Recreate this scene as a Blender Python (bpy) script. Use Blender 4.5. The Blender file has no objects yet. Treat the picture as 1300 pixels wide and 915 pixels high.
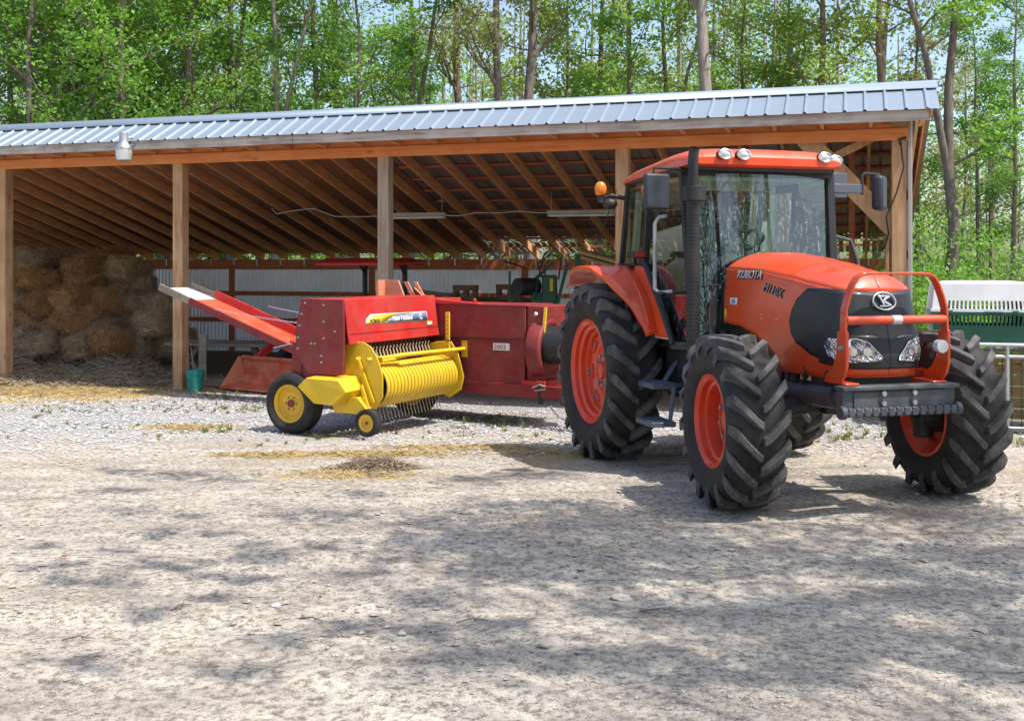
import bpy, bmesh, math, random
import numpy as np
from mathutils import Vector, Matrix, noise
sc = bpy.context.scene
col = sc.collection
PI = math.pi
R = math.radians
rnd = random.Random(7)

# ------------------------------------------------------------------ camera
F_PX, HOR, EYE = 1378.0, 336.0, 1.72
cd = bpy.data.cameras.new('camera'); cam = bpy.data.objects.new('camera', cd); col.objects.link(cam)
cam.location = (0, 0, EYE); cam.rotation_euler = (R(90), 0, 0)
cd.sensor_width = 36; cd.lens = 36 * F_PX / 1300; cd.shift_y = -(457.5 - HOR) / 1300
cd.clip_start = 0.1; cd.clip_end = 2000
sc.camera = cam

def W(px, py, Y):
    return Vector(((px - 650) / F_PX * Y, Y, EYE + (HOR - py) / F_PX * Y))
def gbase(y):
    return -0.035 * (min(max(y, 8.0), 12.9) - 8.0)

# ------------------------------------------------------------------ light
SUN_EL = 61.0
sh = Vector((0.85, -0.53, 0)).normalized()
sdir = Vector((sh.x * math.cos(R(SUN_EL)), sh.y * math.cos(R(SUN_EL)), math.sin(R(SUN_EL))))
sl = bpy.data.lights.new('sun', 'SUN'); sl.energy = 3.5; sl.angle = R(0.53); sl.color = (1.0, 0.955, 0.89)
so = bpy.data.objects.new('sun', sl); col.objects.link(so)
so.rotation_euler = sdir.to_track_quat('Z', 'Y').to_euler(); so.location = (10, -10, 30)
w = bpy.data.worlds.new("World"); sc.world = w; w.use_nodes = True
nt = w.node_tree; nt.nodes.clear()
st = nt.nodes.new('ShaderNodeTexSky'); st.sky_type = 'NISHITA'; st.sun_disc = False
st.sun_elevation = R(SUN_EL); st.sun_rotation = math.atan2(sh.x, sh.y); st.air_density = 1.0; st.dust_density = 2.2; st.ozone_density = 1.2
bg = nt.nodes.new('ShaderNodeBackground'); bg.inputs[1].default_value = 0.15
wo = nt.nodes.new('ShaderNodeOutputWorld')
nt.links.new(st.outputs[0], bg.inputs[0]); nt.links.new(bg.outputs[0], wo.inputs[0])
sc.view_settings.view_transform = 'Standard'; sc.view_settings.look = 'None'
sc.view_settings.gamma = 1; sc.view_settings.exposure = 0.82; sc.view_settings.use_curve_mapping = False
sc.render.engine = 'CYCLES'
sc.cycles.max_bounces = 10; sc.cycles.transparent_max_bounces = 16; sc.cycles.diffuse_bounces = 4

# ------------------------------------------------------------------ materials
class NT:
    def __init__(s, name):
        s.m = bpy.data.materials.new(name); s.m.use_nodes = True; s.t = s.m.node_tree; s.t.nodes.clear()
        s.out = s.n('ShaderNodeOutputMaterial')
    def n(s, kind, **k):
        x = s.t.nodes.new(kind)
        for a, b in k.items(): setattr(x, a, b)
        return x
    def l(s, a, b): s.t.links.new(a, b)
    def val(s, x, sock):
        if hasattr(x, 'links') or hasattr(x, 'is_linked'): s.l(x, sock)
        else: sock.default_value = x
    def coord(s, which='Object', scale=(1, 1, 1), rot=(0, 0, 0)):
        tc = s.n('ShaderNodeTexCoord'); mp = s.n('ShaderNodeMapping'); s.l(tc.outputs[which], mp.inputs[0])
        mp.inputs['Scale'].default_value = scale; mp.inputs['Rotation'].default_value = rot
        return mp.outputs[0]
    def noise(s, vec, scale, detail=4, rough=.6, dist=0):
        x = s.n('ShaderNodeTexNoise'); s.l(vec, x.inputs['Vector']); x.inputs['Scale'].default_value = scale
        x.inputs['Detail'].default_value = detail; x.inputs['Roughness'].default_value = rough; x.inputs['Distortion'].default_value = dist
        return x.outputs['Fac']
    def ramp(s, f, stops):
        x = s.n('ShaderNodeValToRGB'); s.l(f, x.inputs[0]); e = x.color_ramp.elements
        while len(e) < len(stops): e.new(.5)
        for i, (p, c) in enumerate(stops):
            e[i].position = p; e[i].color = (c, c, c, 1) if isinstance(c, (int, float)) else (*c, 1)
        return x.outputs[0]
    def mix(s, f, a, b, mode='MIX'):
        x = s.n('ShaderNodeMix', data_type='RGBA', blend_type=mode)
        s.val(f, x.inputs[0])
        for v, i in ((a, 6), (b, 7)):
            if isinstance(v, tuple): x.inputs[i].default_value = (*v, 1)
            else: s.l(v, x.inputs[i])
        return x.outputs[2]
    def math(s, op, a, b=0.0, c=0.0):
        x = s.n('ShaderNodeMath', operation=op)
        s.val(a, x.inputs[0]); s.val(b, x.inputs[1]); s.val(c, x.inputs[2]); return x.outputs[0]
    def bump(s, h, strength=.3, dist=.01, nrm=None):
        x = s.n('ShaderNodeBump'); s.l(h, x.inputs['Height']); x.inputs['Strength'].default_value = strength
        x.inputs['Distance'].default_value = dist
        if nrm: s.l(nrm, x.inputs['Normal'])
        return x.outputs[0]
    def bsdf(s, col, rough=.5, metal=0, normal=None, coat=0, spec=.5, trans=0, ior=1.45):
        b = s.n('ShaderNodeBsdfPrincipled')
        if isinstance(col, tuple): b.inputs['Base Color'].default_value = (*col, 1)
        else: s.l(col, b.inputs['Base Color'])
        s.val(rough, b.inputs['Roughness']); s.val(metal, b.inputs['Metallic'])
        b.inputs['Coat Weight'].default_value = coat; b.inputs['Coat Roughness'].default_value = .12
        b.inputs['Specular IOR Level'].default_value = spec; b.inputs['Transmission Weight'].default_value = trans; b.inputs['IOR'].default_value = ior
        if normal: s.l(normal, b.inputs['Normal'])
        s.l(b.outputs[0], s.out.inputs[0]); return b

def paint(name, c, rough=.35, dirt=(.25, .2, .15), amt=.25, coat=.3, scale=3.0, metal=0, bump=.05, fade=None, fadeamt=.0):
    m = NT(name); v = m.coord(); n1 = m.noise(v, scale, 6, .65); n2 = m.noise(v, scale * 9, 4, .7)
    f = m.math('MULTIPLY', m.ramp(n1, [(.42, 0.0), (.72, 1.0)]), amt)
    f = m.math('ADD', f, m.math('MULTIPLY', m.ramp(n2, [(.5, 0.0), (.8, 1.0)]), amt * .5))
    base = m.mix(m.ramp(m.noise(v, scale * .7, 3), [(.35, 0.), (.7, 1.)]), c, tuple(x * .8 for x in c))
    if fade: base = m.mix(m.math('MULTIPLY', m.ramp(m.noise(v, scale * 1.6, 5, .7), [(.4, 0.), (.65, 1.)]), fadeamt), base, fade)
    cc = m.mix(f, base, dirt)
    r = m.math('ADD', rough, m.math('MULTIPLY', n1, .25))
    m.bsdf(cc, r, metal, m.bump(n2, bump, .003), coat)
    return m.m

def wood(name, c1, c2, c3, vert=False, scale=1.0, rough=.75):
    # grain stretched along local axis picked by the object: use generated per-object coords with stretch
    m = NT(name)
    s = (14, 14, .7) if vert else (.7, 14, 14)
    v = m.coord('Object', tuple(x * scale for x in s)); n1 = m.noise(v, 2.2, 6, .65, .6)
    v2 = m.coord('Object', (1, 1, 1)); n2 = m.noise(v2, 2.5, 3)
    kn = m.n('ShaderNodeTexVoronoi'); v3 = m.coord('Object', (1.6, 6, 6) if not vert else (6, 6, 1.6)); m.l(v3, kn.inputs['Vector']); kn.inputs['Scale'].default_value = 1.0
    kk = m.ramp(kn.outputs['Distance'], [(.06, 1.), (.13, 0.)])
    a = m.mix(m.ramp(n1, [(.35, 0.), (.65, 1.)]), c1, c2)
    a = m.mix(m.ramp(n2, [(.4, 0.), (.75, .7)]), a, c3)
    a = m.mix(m.math('MULTIPLY', kk, .6), a, tuple(x * .35 for x in c2))
    m.bsdf(a, rough, 0, m.bump(n1, .35, .004), 0, .25); return m.m

M = {}
ORG = (.70, .066, .009)
M['orange'] = paint('tractor_orange_paint', ORG, .28, (.35, .25, .16), .12, .5)
M['orange_rim'] = paint('rim_orange_paint', (.72, .052, .013), .3, (.3, .2, .13), .18, .4)
M['orange_old'] = paint('faded_orange_paint', (.55, .08, .03), .5, (.3, .2, .12), .4, .1, fade=(.7, .3, .2), fadeamt=.5)
M['orange_pale'] = paint('pale_peeling_orange_paint', (.72, .3, .18), .6, (.35, .12, .06), .5, 0)
M['black_pl'] = paint('black_plastic', (.012, .013, .016), .38, (.1, .09, .08), .12, .1)
M['black_metal'] = paint('black_metal', (.02, .021, .023), .42, (.13, .11, .09), .25, 0)
M['black_mesh'] = paint('black_grille_mesh', (.012, .014, .018), .4, (.1, .09, .08), .08, .15)
M['grey_metal'] = paint('slate_grey_cast_iron', (.055, .068, .08), .45, (.2, .18, .15), .3, .1)
M['grey_blue'] = paint('grey_blue_bracket_paint', (.075, .095, .13), .45, (.2, .18, .15), .15, .1)
M['mirror_shell'] = paint('grey_mirror_shell', (.022, .030, .042), .4, (.2, .18, .16), .1, .1)
M['chrome'] = paint('chrome', (.8, .8, .8), .12, (.3, .28, .25), .05, 0, metal=1)
M['steel'] = paint('dull_steel', (.42, .43, .44), .4, (.2, .17, .14), .2, 0, metal=.8)
M['galv'] = paint('galvanised_tube', (.5, .52, .54), .35, (.3, .28, .25), .2, 0, metal=.7)
M['red'] = paint('bright_red_paint', (.50, .014, .010), .42, (.33, .2, .15), .18, .12, fade=(.46, .04, .03), fadeamt=.5)
M['maroon'] = paint('faded_maroon_paint', (.21, .011, .013), .5, (.2, .11, .09), .3, .05, fade=(.27, .03, .03), fadeamt=.6)
M['chute_red'] = paint('worn_scarlet_chute', (.68, .07, .025), .45, (.5, .3, .22), .2, .1, fade=(.75, .14, .07), fadeamt=.5)
M['chute_bare'] = paint('bare_worn_steel_sheet', (.6, .6, .6), .45, (.3, .24, .2), .45, 0, metal=.2)
M['yellow'] = paint('yellow_paint', (.78, .50, .012), .38, (.35, .26, .12), .2, .2)
M['yellow_rim'] = paint('yellow_rim_paint', (.78, .46, .02), .45, (.35, .24, .1), .3, .1)
M['mirror_pale'] = paint('grey_dash_plastic', (.30, .32, .32), .6, (.3, .3, .3), .1, 0)
M['guard'] = paint('worn_steel_guard_mesh', (.16, .16, .17), .4, (.2, .15, .12), .3, 0, metal=.5)
M['green'] = paint('dark_green_paint', (.03, .12, .06), .5, (.15, .13, .1), .3, 0)
M['white_pl'] = paint('white_plastic', (.74, .75, .76), .45, (.5, .48, .42), .1, 0)
M['green_pl'] = paint('dark_green_plastic', (.008, .10, .06), .42, (.1, .12, .08), .12, .1)
M['teal'] = paint('teal_plastic', (.01, .27, .23), .4, (.2, .2, .17), .2, .1)
M['cream'] = paint('cream_trim', (.85, .85, .68), .6, (.3, .3, .25), .1, 0)
M['seat'] = paint('dark_seat_fabric', (.035, .04, .045), .8, (.1, .1, .1), .1, 0)
M['amber'] = paint('amber_lens', (.85, .2, .01), .15, (.5, .2, .05), .05, .5)
M['red_lens'] = paint('red_lens', (.4, .02, .01), .2, (.3, .05, .02), .05, .5)
M['lampglass'] = paint('ribbed_lamp_lens', (.62, .66, .68), .12, (.4, .4, .4), .2, .5, scale=25, metal=.35)
M['decal_yellow'] = paint('decal_yellow', (.82, .56, .02), .4, (.5, .4, .2), .1, 0)
M['decal_blue'] = paint('decal_blue_grey', (.17, .26, .46), .4, (.4, .4, .4), .1, 0)
M['decal_silver'] = paint('decal_silver', (.62, .62, .62), .4, (.4, .4, .4), .1, 0)
M['decal_white'] = paint('decal_white', (.78, .78, .75), .5, (.5, .5, .45), .15, 0)
M['decal_black'] = paint('decal_black', (.015, .015, .015), .5, (.1, .1, .1), .1, 0)
M['rope'] = paint('pale_twine', (.5, .42, .3), .9, (.3, .25, .2), .2, 0)
M['wire'] = paint('white_cable', (.55, .53, .48), .6, (.3, .28, .25), .2, 0)
M['fluor'] = paint('white_fixture_enamel', (.62, .6, .54), .45, (.35, .3, .25), .25, 0)

M['osb'] = None
M['post'] = wood('treated_post_wood', (.56, .34, .18), (.30, .16, .08), (.60, .41, .24), vert=True)
M['post_grey'] = wood('weathered_post_wood', (.46, .37, .27), (.27, .19, .12), (.42, .36, .28), vert=True)
M['beam'] = wood('orange_stained_beam_wood', (.74, .27, .09), (.56, .18, .055), (.78, .34, .13))
M['beam_dark'] = wood('brown_beam_wood', (.42, .14, .06), (.30, .09, .035), (.46, .18, .08))
M['fascia'] = wood('weathered_grey_fascia_wood', (.50, .45, .40), (.24, .18, .15), (.60, .56, .50))
M['pallet'] = wood('dark_pallet_wood', (.20, .10, .06), (.13, .06, .03), (.25, .15, .1))
M['lumber'] = wood('pale_lumber', (.45, .30, .13), (.3, .2, .08), (.5, .36, .18))
M['greywood'] = wood('grey_rough_board', (.28, .22, .17), (.16, .12, .09), (.35, .3, .25))

def rafter_mat():
    m = NT('rafter_wood'); v = m.coord('Object', (14, .8, 14)); n1 = m.noise(v, 2, 6, .65, .5)
    a = m.mix(m.ramp(n1, [(.35, 0.), (.65, 1.)]), (.78, .41, .20), (.54, .26, .12))
    a = m.mix(m.ramp(m.noise(m.coord(), 1.3, 3), [(.4, 0.), (.7, .6)]), a, (.45, .26, .14))
    m.bsdf(a, .8, 0, m.bump(n1, .3, .003), 0, .2); return m.m
M['rafter'] = rafter_mat()
def osb_mat():
    m = NT('brown_strand_board'); v = m.coord('Object', (9, 3, 9)); n1 = m.noise(v, 4, 5, .7, 1.5)
    a = m.mix(m.ramp(n1, [(.35, 0.), (.65, 1.)]), (.28, .13, .065), (.13, .06, .035))
    m.bsdf(a, .85, 0, m.bump(n1, .3, .003), 0, .2); return m.m
M['osb'] = osb_mat()
def roofmetal(name, base, rough, metal, tint=(.5, .46, .4)):
    m = NT(name); v = m.coord(); n = m.noise(v, 1.1, 5, .6); n2 = m.noise(m.coord('Object', (12, .6, .6)), 2, 4, .7)
    a = m.mix(m.ramp(n, [(.3, 0.), (.75, 1.)]), base, tuple(x * .82 for x in base))
    a = m.mix(m.math('MULTIPLY', m.ramp(n2, [(.55, 0.), (.75, 1.)]), .35), a, tint)
    m.bsdf(a, m.math('ADD', rough, m.math('MULTIPLY', n, .2)), metal, m.bump(n, .2, .01)); return m.m
M['roof'] = roofmetal('galvanised_roof_metal', (.30, .36, .42), .42, .5, (.38, .38, .38))
M['roof_under'] = roofmetal('dull_roof_underside', (.27, .22, .19), .6, .2)
M['wallmetal'] = roofmetal('galvanised_wall_metal', (.88, .92, .95), .38, .35, (.78, .78, .76))
M['trim'] = roofmetal('pale_corner_trim', (.42, .38, .34), .45, .2)

def tyre_mat(name, base, dust, amt):
    m = NT(name); v = m.coord(); n = m.noise(v, 5, 6, .7); n2 = m.noise(v, 60, 3, .7)
    f = m.math('MULTIPLY', m.ramp(n, [(.35, 0.), (.7, 1.)]), amt)
    a = m.mix(f, base, dust)
    a = m.mix(m.math('MULTIPLY', m.ramp(n2, [(.55, 0.), (.8, 1.)]), amt * .5), a, dust)
    m.bsdf(a, .72, 0, m.bump(n2, .3, .003), 0, .35); return m.m
M['tyre'] = tyre_mat('dusty_tyre_rubber', (.014, .014, .016), (.10, .082, .07), .4)
M['tyre_lug'] = tyre_mat('scuffed_lug_rubber', (.028, .030, .036), (.20, .18, .16), .7)

def lamp_mat():
    m = NT('faceted_headlamp'); v = m.n('ShaderNodeTexVoronoi'); m.l(m.coord(), v.inputs['Vector']); v.inputs['Scale'].default_value = 55
    c = m.mix(m.ramp(m.noise(m.coord(), 14, 3), [(.4, 0.), (.6, 1.)]), (.85, .87, .9), (.12, .13, .15))
    m.bsdf(c, .08, .85, m.bump(v.outputs['Distance'], 1.0, .02), .8); return m.m
M['headlamp'] = lamp_mat()
def hay_mat(name, c1, c2, c3):
    m = NT(name); g = m.n('ShaderNodeNewGeometry'); oi = m.n('ShaderNodeObjectInfo')
    r = g.outputs['Random Per Island']
    a = m.mix(m.ramp(r, [(.1, 0.), (.9, 1.)]), c1, c2)
    a = m.mix(m.ramp(m.noise(m.coord('Object'), 3, 4), [(.4, 0.), (.7, 1.)]), a, c3)
    a = m.mix(m.math('MULTIPLY', oi.outputs['Random'], .45), a, tuple(x * .6 for x in c3))
    m.bsdf(a, .9, 0, m.bump(m.noise(m.coord('Object', (1, 12, 12)), 8, 4), .6, .02), 0, .15); return m.m
M['hay'] = hay_mat('old_hay', (.54, .38, .24), (.32, .21, .12), (.42, .31, .20))
M['hay_orange'] = hay_mat('orange_brown_hay', (.56, .31, .13), (.36, .19, .075), (.43, .25, .12))
M['straw'] = hay_mat('loose_straw', (.62, .45, .2), (.42, .31, .14), (.52, .40, .2))
M['straw_dull'] = hay_mat('dull_loose_hay', (.44, .34, .23), (.27, .2, .13), (.37, .29, .2))

def leaf_mat(name, c1, c2, tr, hue=.3):
    m = NT(name); g = m.n('ShaderNodeNewGeometry')
    a = m.mix(g.outputs['Random Per Island'], c1, c2)
    b = m.bsdf(a, .5, 0, None, 0, .35)
    t = m.n('ShaderNodeBsdfTranslucent'); tc = m.mix(g.outputs['Random Per Island'], tr, tuple(x * .7 for x in tr)); m.l(tc, t.inputs[0])
    mx = m.n('ShaderNodeMixShader'); mx.inputs[0].default_value = .42
    m.l(b.outputs[0], mx.inputs[1]); m.l(t.outputs[0], mx.inputs[2]); m.l(mx.outputs[0], m.out.inputs[0]); return m.m
M['leaf_a'] = leaf_mat('fresh_green_leaf', (.12, .29, .04), (.23, .39, .06), (.36, .64, .08))
M['leaf_b'] = leaf_mat('yellow_green_leaf', (.22, .33, .055), (.31, .41, .085), (.46, .60, .10))
M['leaf_c'] = leaf_mat('deep_green_leaf', (.09, .23, .04), (.16, .31, .055), (.26, .50, .07))
M['leaf_d'] = leaf_mat('olive_spring_leaf', (.25, .28, .09), (.36, .36, .15), (.44, .48, .14))
M['grass'] = leaf_mat('grass_blade', (.12, .17, .03), (.26, .25, .09), (.2, .26, .05))
def bark_mat(name, c1, c2):
    m = NT(name); n = m.noise(m.coord('Object', (6, 6, 1.2)), 3, 6, .7, .3)
    a = m.mix(m.ramp(n, [(.35, 0.), (.65, 1.)]), c1, c2); m.bsdf(a, .9, 0, m.bump(n, .6, .02), 0, .15); return m.m
M['bark'] = bark_mat('grey_brown_bark', (.24, .20, .17), (.11, .088, .07))
M['bark_pale'] = bark_mat('pale_grey_bark', (.38, .34, .30), (.2, .165, .14))
M['bark_pine'] = bark_mat('reddish_pine_bark', (.30, .22, .17), (.15, .11, .085))

def glass_mat(name, tint, refl):
    m = NT(name); tr = m.n('ShaderNodeBsdfTransparent'); tr.inputs[0].default_value = (*tint, 1)
    gl = m.n('ShaderNodeBsdfGlossy'); gl.inputs['Roughness'].default_value = .02; gl.inputs[0].default_value = (.9, .95, .95, 1)
    fr = m.n('ShaderNodeFresnel'); fr.inputs[0].default_value = 1.5
    f = m.math('ADD', m.math('MULTIPLY', fr.outputs[0], 1.5), refl)
    # pale vertical streaks painted in to mimic sky reflections on the glass
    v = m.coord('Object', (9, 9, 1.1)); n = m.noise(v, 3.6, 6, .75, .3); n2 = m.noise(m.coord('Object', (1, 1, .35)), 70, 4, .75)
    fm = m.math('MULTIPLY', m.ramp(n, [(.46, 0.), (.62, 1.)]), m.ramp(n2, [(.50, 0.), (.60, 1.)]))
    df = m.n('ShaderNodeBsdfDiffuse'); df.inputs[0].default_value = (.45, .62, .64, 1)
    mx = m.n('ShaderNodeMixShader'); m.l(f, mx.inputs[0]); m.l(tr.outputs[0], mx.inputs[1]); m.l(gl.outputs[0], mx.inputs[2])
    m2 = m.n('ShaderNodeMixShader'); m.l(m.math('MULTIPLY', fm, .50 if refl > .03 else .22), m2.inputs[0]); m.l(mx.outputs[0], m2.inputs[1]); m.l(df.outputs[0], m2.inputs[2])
    m.l(m2.outputs[0], m.out.inputs[0]); return m.m
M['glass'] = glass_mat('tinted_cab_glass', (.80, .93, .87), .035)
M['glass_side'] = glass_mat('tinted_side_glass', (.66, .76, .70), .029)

# ------------------------------------------------------------------ mesh builder
class MB:
    def __init__(s): s.v = []; s.f = []; s.mi = []; s.cur = 0; s.pc = []
    def each(s, name, mats, parent=None, off=(0, 0, 0), **k):
        out = []
        for i, (v0, f0) in enumerate(s.pc):
            v1, f1 = s.pc[i + 1] if i + 1 < len(s.pc) else (len(s.v), len(s.f))
            q = MB(); q.v = s.v[v0:v1]; q.f = [tuple(j - v0 for j in f) for f in s.f[f0:f1]]; q.mi = [0] * len(q.f); out.append(q.build(name, mats, parent, off, **k))
        return out
    def add(s, vs, fs):
        s.pc.append((len(s.v), len(s.f)))
        o = len(s.v); s.v += [tuple(x) for x in vs]
        for f in fs: s.f.append(tuple(o + i for i in f)); s.mi.append(s.cur)
    def box(s, x0, x1, y0, y1, z0, z1, mat=None):
        vs = [(x, y, z) for x in (x0, x1) for y in (y0, y1) for z in (z0, z1)]
        if mat: vs = [mat @ Vector(v) for v in vs]
        s.add(vs, [(0, 1, 3, 2), (4, 6, 7, 5), (0, 4, 5, 1), (2, 3, 7, 6), (0, 2, 6, 4), (1, 5, 7, 3)])
    def beam(s, a, b, wd, ht, up=(0, 0, 1)):
        a, b = Vector(a), Vector(b); d = (b - a); L = d.length; d.normalize()
        sd = d.cross(Vector(up));
        if sd.length < 1e-4: sd = d.cross(Vector((1, 0, 0)))
        sd.normalize(); u = sd.cross(d)
        m = Matrix(((d.x, sd.x, u.x, a.x), (d.y, sd.y, u.y, a.y), (d.z, sd.z, u.z, a.z), (0, 0, 0, 1)))
        s.box(0, L, -wd / 2, wd / 2, -ht / 2, ht / 2, m)
    def prism(s, pts, a, b, axis='y'):
        # polygon pts in the plane normal to axis, extruded from a to b
        n = len(pts)
        def P(p, t):
            return {'y': (p[0], t, p[1]), 'x': (t, p[0], p[1]), 'z': (p[0], p[1], t)}[axis]
        vs = [P(p, a) for p in pts] + [P(p, b) for p in pts]
        s.add(vs, [tuple(range(n)), tuple(range(2 * n - 1, n - 1, -1))] + [(i, i + n, (i + 1) % n + n, (i + 1) % n) for i in range(n)])
    def tube(s, path, r, n=8, cap=True):
        P = [Vector(p) for p in path]; rs = r if isinstance(r, (list, tuple)) else [r] * len(P)
        vs = []; pu = None
        for i, p in enumerate(P):
            d = (P[min(i + 1, len(P) - 1)] - P[max(i - 1, 0)])
            if d.length < 1e-9: d = Vector((0, 0, 1))
            d.normalize()
            if pu is None:
                pu = d.orthogonal().normalized()
            pu = (pu - d * pu.dot(d))
            if pu.length < 1e-6: pu = d.orthogonal()
            pu.normalize(); q = d.cross(pu)
            for k in range(n):
                t = 2 * PI * k / n; vs.append(p + (pu * math.cos(t) + q * math.sin(t)) * rs[i])
        fs = []
        for i in range(len(P) - 1):
            for k in range(n):
                a = i * n + k; b = i * n + (k + 1) % n; fs.append((a, b, b + n, a + n))
        if cap: fs.append(tuple(range(n - 1, -1, -1))); fs.append(tuple((len(P) - 1) * n + k for k in range(n)))
        s.add(vs, fs)
    def cyl(s, a, b, r, n=16): s.tube([a, b], r, n)
    def lathe(s, prof, c=(0, 0, 0), axis='y', n=32, t0=0, t1=2 * PI, closed=False):
        # prof: list of (radius, along axis)
        full = abs(t1 - t0 - 2 * PI) < 1e-6; m = n if full else n + 1; vs = []
        for k in range(m):
            t = t0 + (t1 - t0) * k / n; ct, stt = math.cos(t), math.sin(t)
            for r, h in prof:
                p = {'y': (r * ct, h, r * stt), 'z': (r * ct, r * stt, h), 'x': (h, r * ct, r * stt)}[axis]
                vs.append((p[0] + c[0], p[1] + c[1], p[2] + c[2]))
        L = len(prof); fs = []
        for k in range(n):
            k2 = (k + 1) % m
            for i in range(L - (0 if closed else 1)):
                j = (i + 1) % L; fs.append((k * L + i, k * L + j, k2 * L + j, k2 * L + i))
        s.add(vs, fs)
    def ellip(s, c, rx, ry, rz, n=16, m=10):
        vs = []; fs = []
        for i in range(m + 1):
            ph = PI * i / m
            for k in range(n):
                t = 2 * PI * k / n; vs.append((c[0] + rx * math.sin(ph) * math.cos(t), c[1] + ry * math.sin(ph) * math.sin(t), c[2] + rz * math.cos(ph)))
        for i in range(m):
            for k in range(n):
                a = i * n + k; b = i * n + (k + 1) % n; fs.append((a, b, b + n, a + n))
        s.add(vs, fs)
    def grid(s, P, close_u=False):
        # P[i][j] points
        nu, nv = len(P), len(P[0]); vs = [q for r_ in P for q in r_]; fs = []
        for i in range(nu - (0 if close_u else 1)):
            for j in range(nv - 1):
                i2 = (i + 1) % nu; fs.append((i * nv + j, i2 * nv + j, i2 * nv + j + 1, i * nv + j + 1))
        s.add(vs, fs)
    def build(s, name, mats, parent=None, off=(0, 0, 0), bevel=0, smooth=35, solid=0, seg=2, recalc=True, weld=False):
        me = bpy.data.meshes.new(name)
        vs = s.v if off == (0, 0, 0) else [(v[0] + off[0], v[1] + off[1], v[2] + off[2]) for v in s.v]
        me.from_pydata(vs, [], s.f)
        if not isinstance(mats, (list, tuple)): mats = [mats]
        for m_ in mats: me.materials.append(m_)
        if len(mats) > 1: me.polygons.foreach_set('material_index', s.mi)
        if recalc:
            b = bmesh.new(); b.from_mesh(me); (bmesh.ops.remove_doubles(b, verts=b.verts, dist=1e-4) if weld else None); bmesh.ops.recalc_face_normals(b, faces=b.faces); b.to_mesh(me); b.free()
        if smooth:
            me.polygons.foreach_set('use_smooth', [True] * len(me.polygons)); me.set_sharp_from_angle(angle=R(smooth))
        o = bpy.data.objects.new(name, me); col.objects.link(o); o.parent = parent
        if solid:
            q = o.modifiers.new('solid', 'SOLIDIFY'); q.thickness = solid; q.offset = 0
        if bevel:
            q = o.modifiers.new('bevel', 'BEVEL'); q.width = bevel; q.segments = seg; q.limit_method = 'ANGLE'; q.angle_limit = R(40)
        return o

def tag(o, label=None, cat=None, group=None, kind=None):
    if label: o['label'] = label
    if cat: o['category'] = cat
    if group: o['group'] = group
    if kind: o['kind'] = kind
    return o
def empty(name, loc, rz=0, label=None, cat=None, group=None):
    o = bpy.data.objects.new(name, None); col.objects.link(o); o.location = loc; o.rotation_euler = (0, 0, rz); o.empty_display_size = .2
    return tag(o, label, cat, group)
def copy_tree(o, parent=None):
    c = o.copy(); col.objects.link(c); c.parent = parent
    for ch in list(o.children): copy_tree(ch, c)
    return c
def text(name, body, size, m, parent, org, xd, yd, off=(0, 0, 0), ext=.0015, shear=0, sx=1.0, bold=0.0, align='LEFT'):
    cu = bpy.data.curves.new(name, 'FONT'); cu.body = body; cu.size = size; cu.extrude = ext; cu.shear = shear; cu.offset = bold; cu.align_x = align
    t = bpy.data.objects.new(name, cu); col.objects.link(t)
    dg = bpy.context.evaluated_depsgraph_get(); me = bpy.data.meshes.new_from_object(t.evaluated_get(dg)); me.name = name
    bpy.data.objects.remove(t); bpy.data.curves.remove(cu)
    X = Vector(xd).normalized(); Y = Vector(yd); Y = (Y - X * Y.dot(X)).normalized(); Z = X.cross(Y); O = Vector(org) + Vector(off)
    mt = Matrix(((X.x * sx, Y.x, Z.x, O.x), (X.y * sx, Y.y, Z.y, O.y), (X.z * sx, Y.z, Z.z, O.z), (0, 0, 0, 1)))
    me.transform(mt); me.materials.clear(); me.materials.append(m)
    o = bpy.data.objects.new(name, me); col.objects.link(o); o.parent = parent
    return o
def quads_mesh(name, V, k, mats, mi=None):
    """V: (N*k,3) array, faces of k verts each"""
    n = len(V) // k; me = bpy.data.meshes.new(name)
    me.vertices.add(n * k); me.vertices.foreach_set('co', V.astype(np.float32).ravel())
    me.loops.add(n * k); me.loops.foreach_set('vertex_index', np.arange(n * k, dtype=np.int32))
    me.polygons.add(n); me.polygons.foreach_set('loop_start', np.arange(0, n * k, k, dtype=np.int32))
    try: me.polygons.foreach_set('loop_total', np.full(n, k, dtype=np.int32))
    except Exception: pass
    for m_ in (mats if isinstance(mats, (list, tuple)) else [mats]): me.materials.append(m_)
    if mi is not None: me.polygons.foreach_set('material_index', mi.astype(np.int32))
    me.update(calc_edges=True); return me
def link(name, me, parent=None, loc=None):
    o = bpy.data.objects.new(name, me); col.objects.link(o); o.parent = parent
    if loc is not None: o.location = loc
    return o
# ================================================================== TRACTOR
TA = 0.282
tr = empty('farm_tractor', (1.73, 10.43, -0.04), -PI / 2 + TA,
           'big orange farm tractor with glazed cab, front bull bar and chunky black tyres', 'tractor')
TO = (0, 0, .04)

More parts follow.
